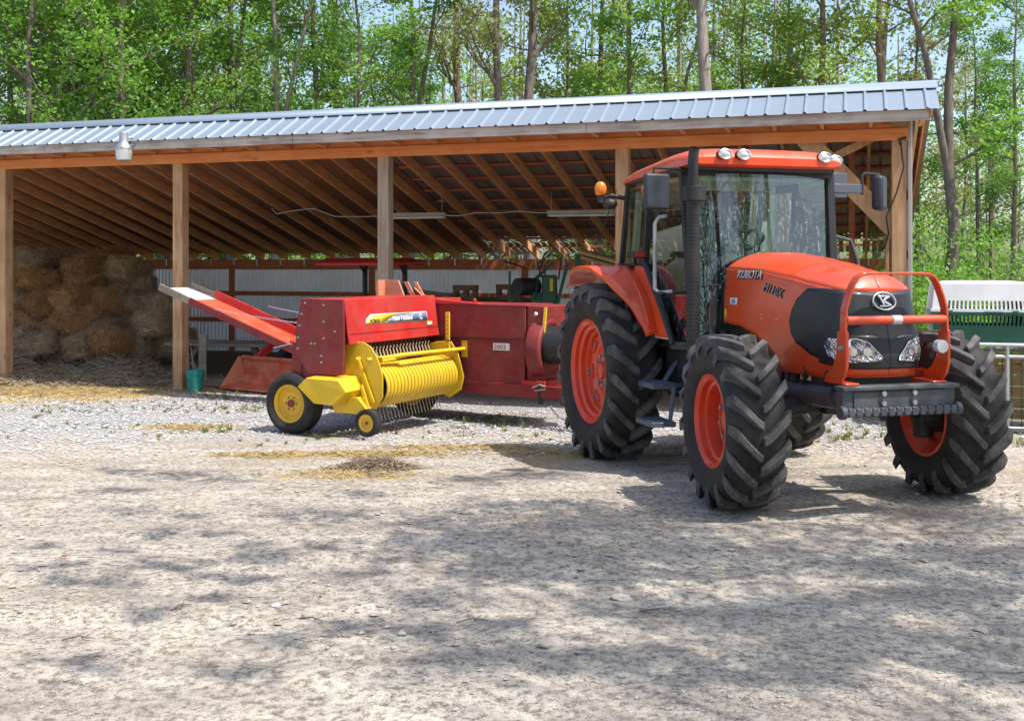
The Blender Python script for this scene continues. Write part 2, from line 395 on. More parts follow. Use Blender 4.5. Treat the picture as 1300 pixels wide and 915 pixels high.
def lug_tyre(Rr, wd, rim_r, nl, lug_h, lw):
    """tyre centred at origin, axle along y; returns carcass MB and lug MB"""
    a = MB(); h = wd / 2; rc = Rr - lug_h
    prof = [(rim_r - .012, -h * .62), (rim_r + .015, -h * .80), (rim_r + .06, -h * .93), ((rim_r + rc) / 2, -h * 1.02), (rc - .07, -h * .97), (rc - .025, -h * .86), (rc - .004, -h * .6), (rc, 0)]
    prof = prof + [(r, -y) for r, y in prof[-2::-1]]
    a.lathe(prof, n=72)
    # sidewall ring ridges
    b = MB()
    for side in (-1, 1):
        for k in range(nl):
            th0 = 2 * PI * (k + (0 if side < 0 else .5)) / nl
            dth = .40 * wd / .42 * .61 / Rr * .36
            st = []
            # (t along lug, radius top, y, theta shift)
            for yy, rt, rb, ts, ww in ((1.0, Rr - .125, Rr - .18, .16, .8), (1.015, Rr - .055, Rr - .12, .10, .95), (.94, Rr - .010, rc - .04, .0, 1.08), (.72, Rr, rc - .012, -.28, 1.0),
                                       (.45, Rr + .001, rc - .012, -.62, .92), (.20, Rr + .001, rc - .012, -.92, .86), (.0, Rr - .003, rc - .012, -1.08, .8)):
                th = th0 + ts * dth * 2.0
                w2 = lw * ww / Rr / 2
                y = side * yy * h
                ring = []
                for (rr, tt) in ((rb, -w2 * 1.35), (rt, -w2), (rt, w2), (rb, w2 * 1.35)):
                    ring.append((rr * math.cos(th + tt), y, rr * math.sin(th + tt)))
                st.append(ring)
            vs = [p for r_ in st for p in r_]; fs = []
            for i in range(len(st) - 1):
                for j in range(4):
                    q, q2 = i * 4 + j, i * 4 + (j + 1) % 4; fs.append((q, q2, q2 + 4, q + 4))
            fs.append((0, 1, 2, 3)); e = (len(st) - 1) * 4; fs.append((e + 3, e + 2, e + 1, e))
            b.add(vs, fs)
    return a, b
def tractor_wheel(x, y, zc, Rr, wd, rim_r, nl, lug_h, lw, front, steer, side):
    """side -1: outer face looks to -y"""
    e = empty('wheel', (x, y, zc), steer); e.parent = tr
    a, b = lug_tyre(Rr, wd, rim_r, nl, lug_h, lw)
    ty = a.build('tyre', M['tyre'], e, smooth=60)
    b.build('tread_lugs', M['tyre_lug'], e, bevel=.006, seg=1, smooth=30)
    h = wd / 2; r = MB(); s = side
    if front:   # deep dish towards outside, disc deep inside on the outer view
        prof = [(rim_r + .012, s * h * .80), (rim_r - .006, s * h * .83), (rim_r - .018, s * h * .76), (rim_r - .03, s * h * .70), (rim_r - .036, s * h * .5), (rim_r - .062, s * h * .46), (rim_r - .07, s * h * .30),
                (rim_r - .075, s * h * .02), (rim_r - .09, -s * h * .05), (rim_r * .50, -s * h * .02), (rim_r * .46, s * h * .02), (rim_r * .30, s * h * .02), (.0001, s * h * .02)]
    else:
        prof = [(rim_r + .012, s * h * .80), (rim_r - .008, s * h * .83), (rim_r - .02, s * h * .76), (rim_r - .04, s * h * .70), (rim_r - .045, s * h * .55), (rim_r - .075, s * h * .48), (rim_r - .08, s * h * .30), (rim_r - .11, s * h * .26),
                (rim_r - .12, s * h * .10), (rim_r * .62, s * h * .02), (rim_r * .58, -s * h * .02), (rim_r * .42, s * h * .0), (rim_r * .36, s * h * .10), (.0001, s * h * .10)]
    r.lathe(prof, n=56)
    pi_ = [(rim_r + .012, -s * h * .80), (rim_r - .008, -s * h * .83), (rim_r - .03, -s * h * .7), (rim_r - .05, -s * h * .5), (rim_r - .09, -s * h * .3), (rim_r - .10, s * h * .0)]
    r.lathe(pi_, n=56)
    rim = r.build('rim', M['orange_rim'], e, smooth=28)
    bm_ = MB(); n = 8
    for k in range(n):
        t = 2 * PI * (k + .3) / n; rr = rim_r * (.46 if front else .29)
        yy = s * (h * .02 if front else h * .1)
        c = (rr * math.cos(t), yy, rr * math.sin(t)); bm_.tube([c, (c[0], yy + s * .012, c[2])], .028, 12); bm_.tube([(c[0], yy + s * .012, c[2]), (c[0], yy + s * .038, c[2])], .017, 6)
    if not front:
        for k in range(8):
            t = 2 * PI * (k + .15) / 8; rr = rim_r - .125
            for dt in (-.06, .06):
                c = (rr * math.cos(t + dt), s * h * .10, rr * math.sin(t + dt)); bm_.tube([c, (c[0], c[1] + s * .03, c[2])], .014, 6)
    bm_.each('wheel_bolt', M['steel'], e)
    hb = MB()
    if front:
        hb.lathe([(.0001, s * h * .30), (.055, s * h * .30), (.075, s * h * .26), (.082, s * h * .02)], n=24)
        hb.lathe([(.15, -s * h * .0), (.16, -s * h * .4), (.12, -s * h * 1.0), (.0001, -s * h * 1.0)], n=24)
        hb.build('hub', M['black_metal'] if s > 0 else M['orange_rim'], e)
    else:
        hb.lathe([(.0001, s * h * .34), (.05, s * h * .34), (.07, s * h * .28), (.085, s * h * .1)], n=24)
        hb.build('hub', M['orange_rim'], e)
        if True:
            br = MB()
            for k in range(8):
                t = 2 * PI * (k + .15) / 8; m_ = Matrix.Rotation(-t, 4, 'Y')
                br.box(rim_r - .165, rim_r - .085, s * h * .06 - .018, s * h * .06 + .018, -.075, .075, m_)
            br.each('rim_bracket', M['orange_rim'], e, bevel=.008)
    return e
ZR = .04
for s in (-1, 1):
    tractor_wheel(0, s * .878, -.082 + .814 + ZR - .005, .820, .46, .475, 19, .055, .078, False, 0, s)
    tractor_wheel(2.50, s * .887, .609 + ZR - .005 - .0, .617, .41, .325, 17, .047, .068, True, -.115, s)

# ---- hood
XO = [(1.50, .42), (1.8, .415), (2.1, .405), (2.4, .385), (2.6, .365), (2.75, .350), (2.86, .325), (2.945, .285), (3.0, .22), (3.028, .13), (3.035, .0)]
def crv(pts, t):
    # catmull through list of tuples, t in 0..1 by arclength index
    n = len(pts) - 1; u = t * n; i = min(int(u), n - 1); f = u - i
    p = [Vector(pts[max(0, min(n, i + k))]) for k in (-1, 0, 1, 2)]
    return .5 * ((2 * p[1]) + (p[2] - p[0]) * f + (2 * p[0] - 5 * p[1] + 4 * p[2] - p[3]) * f * f + (3 * p[1] - p[0] - 3 * p[2] + p[3]) * f ** 3)
NU = 120
# resample outline by arclength (right half): from rear (x=1.5) to nose, param s 0..1
_raw = [crv(XO, i / 400) for i in range(401)]; _L = [0]
for i in range(400): _L.append(_L[-1] + (_raw[i + 1] - _raw[i]).length)
HL = _L[-1]
def outl(s_):   # s_ in [0,1] right half rear->nose ; returns x, halfwidth, normal(nx, ny_out)
    tgt = s_ * HL
    lo = 0
    import bisect
    i = min(max(bisect.bisect_left(_L, tgt), 1), 400); f = (tgt - _L[i - 1]) / max(1e-9, _L[i] - _L[i - 1])
    p = _raw[i - 1].lerp(_raw[i], f); d = (_raw[i] - _raw[i - 1]).normalized()
    q_ = min(max((p.x - 2.45) / .5, 0), 1); return p.x + .05 * q_ * q_ * (3 - 2 * q_), p.y, -d.y, d.x
def interp(pts, x):
    if x <= pts[0][0]: return pts[0][1]
    for a, b in zip(pts, pts[1:]):
        if x <= b[0]:
            f = (x - a[0]) / (b[0] - a[0]); f2 = f * f * (3 - 2 * f); return a[1] + (b[1] - a[1]) * (f * .5 + f2 * .5)
    return pts[-1][1]
ZB = [(1.5, 1.25), (1.75, 1.235), (1.95, 1.19), (2.15, 1.10), (2.28, 1.02), (2.33, .93), (2.8, .925), (3.03, .945)]
ZS = [(1.5, 1.69), (2.0, 1.67), (2.4, 1.63), (2.7, 1.585), (3.08, 1.535)]
ZT = [(1.5, 1.82), (1.8, 1.815), (2.1, 1.785), (2.4, 1.745), (2.65, 1.70), (2.8, 1.675), (2.9, 1.65), (3.08, 1.60)]
def side_pt(s_, z, sg, off=0.0):
    x, hw, nx, ny = outl(s_)
    zb, zs = .93, interp(ZS, x)
    t = (z - zb) / (zs - zb)
    bul = .012 * math.sin(PI * min(max(t, 0), 1)) - .035 * max(0, (t - .55)) ** 1.3 - .03 * max(0, .25 - t)
    # nose rakes back with height
    rk = .09 * max(0, t - .25) * max(0, (x - 2.7) / .32)
    return (x + nx * (bul + off) - rk, sg * (hw + ny * (bul + off)), z)
hd = MB()
rows = []
for sg in (-1, 1):
    P = []
    for i in range(NU + 1):
        s_ = i / NU; x = outl(s_)[0]; zb, zs = interp(ZB, x), interp(ZS, x); P.append([side_pt(s_, zb + (zs - zb) * j / 14, sg) for j in range(15)])
    hd.grid(P)
    Q = []
    for i in range(NU + 1):
        s_ = i / NU; x = outl(s_)[0]; S = Vector(side_pt(s_, interp(ZS, x), sg))
        xc = min(S.x, 2.72 + (S.x - 2.72) * .35) if S.x > 2.72 else S.x
        zt = interp(ZT, xc); row = []
        for j in range(13):
            t = j / 12; a = t * PI / 2
            hh = 1 - math.cos(a) ** 1.0
            # shoulder: steep then flat with a crease
            y = S.y * (1 - t) ** 1.0; xx = S.x + (xc - S.x) * t
            zz = S.z + (zt - S.z) * (1 - (1 - t) ** 2.3)
            row.append((xx, y, zz))
        Q.append(row)
    hd.grid(Q)
hood = hd.build('hood', M['orange'], tr, TO, smooth=50, solid=.006)
# crease line / rear black collar
c_ = MB()
Pc = []
for k in range(25):
    a = -1 + 2 * k / 24
    y = .43 * math.sin(a * PI / 2); z = 1.25 + .58 * math.cos(a * PI / 2) ** .5 if abs(a) < 1 else 1.2
    Pc.append((y, z))
for xx0, xx1, gr in ((1.44, 1.50, .985),):
    P = [[(xx, y * gr * (1 - .0 * q), 1.15 + (z - 1.15) * (1.0 - .1 * (1 - q))) for q, xx in ((0, xx0), (1, xx1 - .002))] for (y, z) in Pc]
    c_.grid(P)
c_.build('hood_collar', M['black_pl'], hood, TO, solid=.01)

# ---- black side/front panels over the hood
def panel(name, m, sg, srange, zlo, zhi, off, nu=50, nv=16, parent=None, solid=.004):
    q = MB(); P = []
    for i in range(nu + 1):
        s_ = srange[0] + (srange[1] - srange[0]) * i / nu
        a, b = zlo(s_), zhi(s_)
        P.append([side_pt(s_, a + (b - a) * j / nv, sg, off) for j in range(nv + 1)])
    q.grid(P); return q.build(name, m, parent or tr, TO, smooth=50, solid=solid)
def s_of_x(x):
    lo, hi = 0, 1
    for _ in range(40):
        mid = (lo + hi) / 2
        if outl(mid)[0] < x: lo = mid
        else: hi = mid
    return lo
def s_of_w(wd):
    lo, hi = .3, 1
    for _ in range(40):
        mid = (lo + hi) / 2
        if outl(mid)[1] > wd: lo = mid
        else: hi = mid
    return lo
sA, sB = s_of_x(2.46), s_of_x(2.66)
def zlo(s_):
    # from lower left corner rising rear edge
    t = (s_ - sA) / (1 - sA)
    return interp([(0, 1.30), (.02, 1.22), (.10, 1.15), (.3, 1.075), (.55, 1.035), (1, 1.03)], t)
def zhi(s_):
    t = (s_ - sA) / (1 - sA)
    return interp([(0, 1.31), (.03, 1.40), (.1, 1.48), (.22, 1.55), (.4, 1.555), (1, 1.53)], t)
for sg in (-1, 1):
    panel('grille_panel', M['black_mesh'], sg, (sA, 1.0), zlo, zhi, .007)
# chin band and seam lines
for sg in (-1, 1):
    panel('headlight_surround', M['black_pl'], sg, (s_of_x(2.80), 1.0), lambda s_: 1.005 + .03 * max(0, (1 - (s_ - s_of_x(2.80)) / .12)), lambda s_: 1.235 - .03 * max(0, (s_ - .93) / .07), .014)
    s0, s1 = s_of_x(2.978), s_of_w(.065)
    def hz(s_, s0=s0, s1=s1): return (s_ - s0) / (s1 - s0)
    hl = panel('headlight', M['headlamp'], sg, (s0, s1), lambda s_: 1.045 + .035 * (1 - min(1, 3.5 * hz(s_))) ** 2 + .015 * hz(s_), lambda s_: interp([(0, 1.17), (.12, 1.20), (.35, 1.215), (.65, 1.19), (.9, 1.12), (1, 1.085)], hz(s_)), .022)
    s0b, s1b = s_of_x(2.865), s_of_x(2.972)
    panel('headlight', M['headlamp'], sg, (s0b, s1b), lambda s_: interp([(0, 1.15), (.35, 1.08), (1, 1.05)], (s_ - s0b) / (s1b - s0b)), lambda s_: interp([(0, 1.17), (.35, 1.21), (1, 1.21)], (s_ - s0b) / (s1b - s0b)), .02)
    cr = MB(); pts = []
    for k in range(17):
        hz_ = k / 16; s_ = s0 + (s1 - s0) * hz_; pts.append(side_pt(s_, interp([(0, 1.17), (.12, 1.20), (.35, 1.215), (.65, 1.19), (.9, 1.12), (1, 1.085)], hz_), sg, .024))
    cr.tube(pts, .004, 6); cr.build('headlight_rim', M['chrome'], hl, TO)
    # bulb reflectors
    for hh in (.3, .62):
        s_ = s0 + (s1 - s0) * hh; p = Vector(side_pt(s_, 1.125, sg, .026)); x, hw, nx, ny = outl(s_); nrm = Vector((nx, sg * ny, 0))
        bb = MB(); bb.tube([p - nrm * .01, p + nrm * .006], .03, 16); bb.build('reflector', M['chrome'], hl, TO)
# emblem : oval ring with a K-like mark made of thick strokes
def nose_frame(z):
    p = Vector(side_pt(1.0, z, 1, .014)); p2 = Vector(side_pt(1.0, z + .05, 1, .014)); up = (p2 - p).normalized(); return p, Vector((0, 1, 0)), up
p, xd, up = nose_frame(1.465); nr = xd.cross(up)
em = MB(); c = p + nr * .012
ring = [c + xd * .088 * math.cos(t) + up * .062 * math.sin(t) for t in [2 * PI * k / 40 for k in range(41)]]
em.tube(ring, .0075, 8, cap=False)
def stroke(a, b, wd): em.beam(c + xd * a[0] + up * a[1], c + xd * b[0] + up * b[1], wd, .008, tuple(nr))
stroke((-.045, .034), (.052, .034), .011); stroke((-.03, .034), (-.005, -.03), .013); stroke((.045, .03), (-.02, .0), .012); stroke((-.012, .006), (.05, -.034), .016); stroke((-.04, -.036), (.03, -.036), .009)
em.build('emblem', M['chrome'], tr, TO, bevel=.001)
lh = MB(); p, xd, up = nose_frame(1.335); lh.box(p.x, p.x + .012, -.006, .006, 1.315, 1.35); lh.build('latch', M['black_metal'], hood, TO)
# lettering on the right side of the hood
def side_text(body, xa, z, size, m, name='lettering', sg=-1, slope=0.0, shear=.25, sx=1.0, bold=.0, lift=.0):
    L0 = .007 + lift; s_ = s_of_x(xa); p = Vector(side_pt(s_, z, sg, L0)); x, hw, nx, ny = outl(s_); p2 = Vector(side_pt(s_of_x(xa + .25), z + slope * .25, sg, L0)); u2 = Vector(side_pt(s_, z + .06, sg, L0)) - p
    text(name, body, size, m, hood, p, p2 - p, u2, TO, .002, shear, sx, bold)
side_text('KUBOTA', 1.70, 1.612, .088, M['decal_black'], shear=.3, sx=1.05, bold=.006)
side_text('KUBOTA', 1.70, 1.614, .088, M['decal_silver'], shear=.3, sx=1.05, bold=.000, lift=.005)
side_text('M110X', 2.10, 1.525, .088, M['decal_black'], shear=.2, slope=-.20, sx=1.0, bold=.003)
side_text('M110X', 2.10, 1.527, .086, M['steel'], shear=.2, slope=-.20, sx=1.0, bold=-.001, lift=.005)
def side_patch(name, xa, xb, z0, z1, m):
    q = MB(); P = []
    for i in range(5):
        s_ = s_of_x(xa + (xb - xa) * i / 4); P.append([side_pt(s_, z0, -1, .0055), side_pt(s_, z1, -1, .0055)])
    q.grid(P); q.build(name, m, hood, TO, solid=.001)
side_patch('white_sticker', 1.60, 1.72, 1.40, 1.455, M['decal_white'])
side_patch('blue_mark', 1.635, 1.69, 1.413, 1.443, M['decal_blue'])
side_patch('yellow_sticker', 1.515, 1.55, 1.28, 1.36, M['decal_yellow'])
for zz in (1.33, 1.30): side_patch('orange_reflector', 2.08, 2.11, zz, zz + .015, M['orange_pale'])
side_patch('orange_reflector', 2.27, 2.33, 1.30, 1.315, M['orange_pale'])
# engine bay dark block below hood, frame rails, axle
b = MB(); b.box(1.30, 2.85, -.30, .30, .98, 1.22); b.box(1.30, 3.0, -.26, .26, .80, .98); b.box(.2, 1.45, -.36, .36, .5, 1.05)
b.box(-.35, .35, -.28, .28, .50, 1.05); b.build('engine_block', M['black_metal'], tr, TO, bevel=.02)
b = MB(); b.tube([(2.5, -.75, .62), (2.5, -.3, .70), (2.5, .3, .70), (2.5, .75, .62)], .07, 12); b.box(2.36, 2.64, -.2, .2, .64, .82); b.tube([(2.5, -.72, .42), (2.5, -.72, .78)], .075, 12); b.tube([(2.5, .72, .42), (2.5, .72, .78)], .075, 12)
b.tube([(2.3, -.7, .66), (2.3, .7, .66)], .03, 8); b.build('front_axle', M['black_metal'], tr, TO, bevel=.008)
b = MB(); b.tube([(0, -.78, .77), (0, .78, .77)], .13, 16); b.box(-.2, .2, -.45, .45, .6, .95); b.build('rear_axle', M['black_metal'], tr, TO, bevel=.01)
b = MB(); b.tube([(2.35, -.30, .78), (2.95, -.30, .80)], .085, 16); b.tube([(2.95, -.30, .80), (3.12, -.30, .80)], .06, 12); b.build('steering_cylinder', M['grey_metal'], tr, TO)
b = MB(); b.box(2.3, 2.98, -.34, -.30, .86, .98); b.build('side_rail', M['black_metal'], tr, TO, bevel=.004)
b = MB(); b.box(2.52, 2.66, -.343, -.3402, .89, .955); b.build('white_sticker', M['decal_white'], tr, TO)
b = MB(); b.box(2.55, 2.63, -.3455, -.3432, .90, .945); b.build('dark_print', M['decal_black'], tr, TO)
# hoses under hood
b = MB()
for k in range(5):
    y = -.30 - .01 * k; x = 2.1 + .12 * k; b.tube([(x, y, 1.05), (x + .05, y - .03, .95), (x - .02, y, .82), (x + .06, y + .02, .7)], .012, 6)
b.tube([(.95, -.42, 1.0), (1.0, -.5, .85), (1.02, -.46, .6), (.9, -.4, .5)], .014, 6); b.tube([(1.05, -.40, 1.0), (1.12, -.52, .8), (1.1, -.45, .55)], .012, 6)
b.build('hydraulic_hose', M['black_metal'], tr, TO)

# ---- bull bar
BX = 3.16
def flat_strip(path, thick, depth_from, depth_to, mb):
    # path in (y,z) plane, strip extruded along x with given thickness in-plane
    P = [Vector((0, p[0], p[1])) for p in path]
    for i in range(len(P) - 1): pass
    n = len(P); L_, R_ = [], []
    for i, p_ in enumerate(P):
        d = (P[min(i + 1, n - 1)] - P[max(i - 1, 0)]).normalized(); q = Vector((0, -d.z, d.y)); L_.append(p_ + q * thick / 2); R_.append(p_ - q * thick / 2)
    vs = [];
    for i in range(n):
        x0, x1 = (depth_from[i], depth_to[i]) if isinstance(depth_from, list) else (depth_from, depth_to)
        vs += [(x0, L_[i].y, L_[i].z), (x1, L_[i].y, L_[i].z), (x1, R_[i].y, R_[i].z), (x0, R_[i].y, R_[i].z)]
    fs = []
    for i in range(n - 1):
        for j in range(4): fs.append((i * 4 + j, i * 4 + (j + 1) % 4, i * 4 + (j + 1) % 4 + 4, i * 4 + j + 4))
    fs.append((3, 2, 1, 0)); e = (n - 1) * 4; fs.append((e, e + 1, e + 2, e + 3)); mb.add(vs, fs)
bb = MB()
path = [(-.40, 1.10), (-.40, 1.30), (-.395, 1.42), (-.37, 1.50), (-.335, 1.585), (-.30, 1.635), (-.26, 1.655), (-.18, 1.66), (0, 1.66), (.18, 1.66), (.26, 1.655), (.30, 1.635), (.335, 1.585), (.37, 1.50), (.395, 1.42), (.40, 1.30), (.40, 1.10)]
flat_strip(path, .018, BX - .035, BX + .032, bb)
for s in (-1, 1):
    # side plate lower leg, flat plate in the x-z plane, curved back to the bumper
    pts = [(BX + .045, 1.27), (BX + .045, 1.04), (BX + .02, .97), (BX - .02, .93), (BX - .03, .915), (BX - .22, .915), (BX - .21, .96), (BX - .13, 1.01), (BX - .08, 1.09), (BX - .06, 1.27)]
    bb.prism(pts, s * .40 - .011, s * .40 + .011, 'y')
    bb.box(BX - .20, BX + .02, s * .40 - (.11 if s > 0 else 0), s * .40 + (0 if s > 0 else .11), .909, .922)
bb.tube([(BX + .01, -.39, 1.345), (BX + .01, .39, 1.345)], .030, 14)
bar = bb.build('bull_bar', M['orange'], tr, TO, bevel=.004)
b = MB(); b.tube([(BX + .01, -.035, 1.345), (BX + .01, .035, 1.345)], .0315, 14); b.build('bar_sticker', M['decal_silver'], bar, TO)
b = MB()
for s in (-1, 1):
    b.tube([(BX + .0, s * .425, 1.16), (BX + .0, s * .37, 1.16)], .020, 8); b.tube([(BX + .0, s * .44, 1.16), (BX, s * .425, 1.16)], .013, 8)
b.build('bar_bolt', M['steel'], bar, TO)
b = MB(); b.tube([(BX + .0, .345, 1.16), (BX + .05, .345, 1.16)], .045, 16); b.build('round_lamp', M['lampglass'], bar, TO)
# ---- weight carrier bumper
b = MB(); b.box(BX - .03, BX + .05, -.44, .44, .725, .895); b.box(BX - .03, BX + .085, -.455, .455, .880, .908)
b.box(BX + .05, BX + .06, -.36, .36, .76, .87)
b.tube([(BX + .07, -.45, .735), (BX + .07, .45, .735)], .026, 12)
for k in range(14):
    y = -.40 + .80 * k / 13; b.box(BX + .035, BX + .100, y - .023, y + .023, .706, .764)
for s in (-1, 1): b.tube([(BX + .06, s * .47, .735), (BX + .06, s * .43, .735)], .046, 16)
bmp = b.build('weight_carrier', M['grey_metal'], tr, TO, bevel=.006)
b = MB()
for y in (-.14, .10):
    for z in (.79, .855): b.tube([(BX + .06, y, z), (BX + .085, y, z)], .019, 6)
b.each('carrier_bolt', M['steel'], bmp, TO)

# ---- cab
cab = MB()
HWc = .72
def slab(pts, a, b2, mb): mb.prism(pts, a, b2, 'y')
frame = MB()
for s in (-1, 1):
    A0, A1 = (1.40, s * .66, 1.25), (1.27, s * .69, 2.50)      # A pillar
    frame.beam(A0, A1, .055, .07, (0, 1, 0))
    frame.beam((.58, s * .735, 1.70), (.68, s * .725, 2.49), .05, .06, (0, 1, 0))   # B pillar upper
    frame.tube([(.60, s * .748, 1.74), (.68, s * .752, 1.66), (1.00, s * .75, 1.31), (1.15, s * .745, 1.11), (1.17, s * .74, 1.05)], .026, 8)  # follows fender
    frame.beam((-.06, s * .70, 1.70), (.09, s * .69, 2.48), .045, .05, (0, 1, 0))   # C pillar
    frame.beam((.07, s * .70, 2.48), (1.29, s * .70, 2.51), .05, .05)
    frame.beam((-.06, s * .72, 1.71), (.60, s * .735, 1.725), .05, .04)
    frame.beam((1.12, s * .72, 1.04), (1.38, s * .68, 1.05), .05, .07)
    frame.beam((1.38, s * .67, 1.02), (1.40, s * .66, 1.28), .055, .07, (0, 1, 0))
frame.beam((1.28, -.69, 2.50), (1.28, .69, 2.50), .05, .08); frame.beam((.08, -.68, 2.47), (.08, .68, 2.47), .05, .06); frame.beam((-.06, -.70, 1.70), (-.06, .70, 1.70), .05, .06)
frame.build('cab_frame', M['black_pl'], tr, TO, bevel=.008)
# glass: windshield slightly curved
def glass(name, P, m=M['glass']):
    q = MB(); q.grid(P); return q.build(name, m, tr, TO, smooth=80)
P = []
for i in range(17):
    y = -.655 + 1.31 * i / 16; bow = .07 * (1 - (y / .66) ** 2)
    P.append([(1.40 - .13 * j / 8 + bow, y * (1 + .03 * j / 8), 1.10 + 1.38 * j / 8) for j in range(9)])
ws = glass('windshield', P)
b = MB(); b.tube([(1.46, -.60, 1.555), (1.49, -.3, 1.555)], .004, 6); b.tube([(1.46, -.62, 2.0), (1.47, -.5, 1.6)], .004, 6); b.build('wiper', M['black_metal'], ws, TO)
for s in (-1, 1):
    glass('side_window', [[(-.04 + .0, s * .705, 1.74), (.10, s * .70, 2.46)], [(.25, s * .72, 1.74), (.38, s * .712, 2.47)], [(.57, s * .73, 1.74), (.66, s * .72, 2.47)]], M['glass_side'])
    dg = MB(); pts = [(.62, 1.72), (.70, 2.475), (1.25, 2.48), (1.375, 1.10), (1.19, 1.08), (1.14, 1.16), (1.00, 1.34), (.70, 1.66)]
    dg.add([(x, s * (.728 - .05 * (x - .5) / .85), z) for x, z in pts], [tuple(range(len(pts)))])
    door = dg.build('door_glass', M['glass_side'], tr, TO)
    hn = MB(); hn.box(.72, .82, s * .735 - .012, s * .735 + .012, 1.72, 1.75); hn.build('door_handle', M['black_pl'], door, TO, bevel=.004)
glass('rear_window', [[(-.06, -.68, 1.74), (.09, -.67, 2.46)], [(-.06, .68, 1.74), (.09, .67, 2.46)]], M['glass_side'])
# cab lower body, firewall & floor
b = MB(); b.box(-.05, 1.38, -.64, .64, 1.00, 1.06); b.prism([(.0, 1.06), (.42, 1.06), (.42, 1.42), (.25, 1.62), (-.05, 1.66)], -.68, -.42, 'y'); b.prism([(.0, 1.06), (.42, 1.06), (.42, 1.42), (.25, 1.62), (-.05, 1.66)], .42, .68, 'y'); b.box(-.06, -.03, -.66, .66, 1.04, 1.70)
b.build('cab_floor', M['black_pl'], tr, TO, bevel=.01)
b = MB(); b.prism([(1.16, 1.06), (1.36, 1.06), (1.36, 1.62), (1.22, 1.72), (1.12, 1.66)], -.2, .2, 'y'); b.build('dash_console', M['mirror_pale'], tr, TO, bevel=.02)
b = MB(); b.tube([(1.2, 0, 1.5), (.98, 0, 1.90)], .03, 10); 
ctr = Vector((.97, 0, 1.92)); ax = Vector((-.45, 0, .9)).normalized(); e1 = Vector((0, 1, 0)); e2 = ax.cross(e1)
b.tube([ctr + e1 * .20 * math.cos(t) + e2 * .20 * math.sin(t) for t in [2 * PI * k / 28 for k in range(29)]], .016, 8, cap=False)
for t in (.5, 2.6, 4.7): b.tube([ctr - ax * .02, ctr + e1 * .19 * math.cos(t) + e2 * .19 * math.sin(t)], .012, 6)
b.build('steering_wheel', M['black_pl'], tr, TO)
b = MB(); b.box(.28, .78, -.25, .25, 1.42, 1.54); b.prism([(.18, 1.5), (.32, 1.5), (.22, 2.08), (.10, 2.05)], -.23, .23, 'y'); b.box(.3, .7, -.2, .2, 1.06, 1.42); b.prism([(.17, 2.05), (.25, 2.06), (.22, 2.2), (.14, 2.18)], -.12, .12, 'y')
b.build('driver_seat', M['seat'], tr, TO, bevel=.03)
b = MB()
for s in (-1, 1): b.beam((-.0, s * .60, 1.66), (.13, s * .60, 2.40), .07, .05, (0, 1, 0))
b.box(.05, 1.2, -.62, .62, 2.43, 2.47)
for s in (-1, 1): b.prism([(.0, 1.08), (1.05, 1.08), (.98, 1.26), (.62, 1.66), (.0, 1.68)], s * .69, s * .705, 'y')
b.build('cab_lining', M['cream'], tr, TO, bevel=.01)
b = MB(); b.beam((1.22, .2, 2.36), (1.22, .42, 2.38), .02, .07); b.build('interior_mirror', M['black_pl'], tr, TO, bevel=.004)
# roof: loft of rounded slab
rf = MB(); prof = [(-.02, 2.475, 2.50), (.02, 2.47, 2.54), (.12, 2.475, 2.585), (.30, 2.49, 2.625), (.50, 2.50, 2.645), (.70, 2.51, 2.665), (1.0, 2.52, 2.695), (1.22, 2.53, 2.70), (1.36, 2.535, 2.685), (1.42, 2.545, 2.655), (1.45, 2.56, 2.61)]
P = []
for (x, zb, zt) in prof:
    hw = .735 - .04 * max(0, (x - 1.2) / .25) ** 2 - .03 * max(0, (.1 - x) / .12)
    row = []
    for k in range(33):
        a = PI * k / 32; cy = math.cos(a); sy = math.sin(a)
        yy = hw * (abs(cy) ** .28) * (1 if cy >= 0 else -1); zz = zb + (zt - zb) * (sy ** .55) * (1 - .16 * (abs(yy) / hw) ** 3)
        row.append((x, yy, zz))
    row.append((x, -hw * .9, zb - .015)); row.append((x, hw * .9, zb - .015)); row.append(row[0]); P.append(row)
rf.grid(P); rf.add(P[0][:-1], [tuple(range(len(P[0]) - 1))]); rf.add(P[-1][:-1], [tuple(range(len(P[0]) - 1))])
roof = rf.build('cab_roof', M['orange'], tr, TO, smooth=45)
b = MB(); b.box(1.20, 1.40, -.66, .66, 2.495, 2.545); b.build('roof_visor', M['black_pl'], roof, TO, bevel=.01)
for y in (-.41, -.24, .53, .655):
    e = MB(); x0 = 1.452 if abs(y) < .5 else 1.43
    z0 = 2.625 if y < .6 else 2.605
    if y > .6: x0 = 1.40
    e.lathe([(.0001, 0), (.055, 0), (.066, -.01), (.062, -.05), (.0001, -.05)], axis='x', n=24)
    e.v = [(v[0] + x0 + .03, v[1] * 1.0 + y, v[2] * .68 + z0) for v in e.v]
    lamp = e.build('work_light', M['black_pl'], tr, TO)
    e = MB(); e.lathe([(.040, .004), (.052, .010), (.064, .004), (.064, -.006)], axis='x', n=24); e.v = [(v[0] + x0 + .032, v[1] + y, v[2] * .70 + z0) for v in e.v]; e.build('light_bezel', M['chrome'], lamp, TO)
    e = MB(); e.lathe([(.0001, .012), (.03, .010), (.050, .0)], axis='x', n=24); e.v = [(v[0] + x0 + .031, v[1] + y, v[2] * .68 + z0) for v in e.v]; e.build('light_lens', M['lampglass'], lamp, TO)
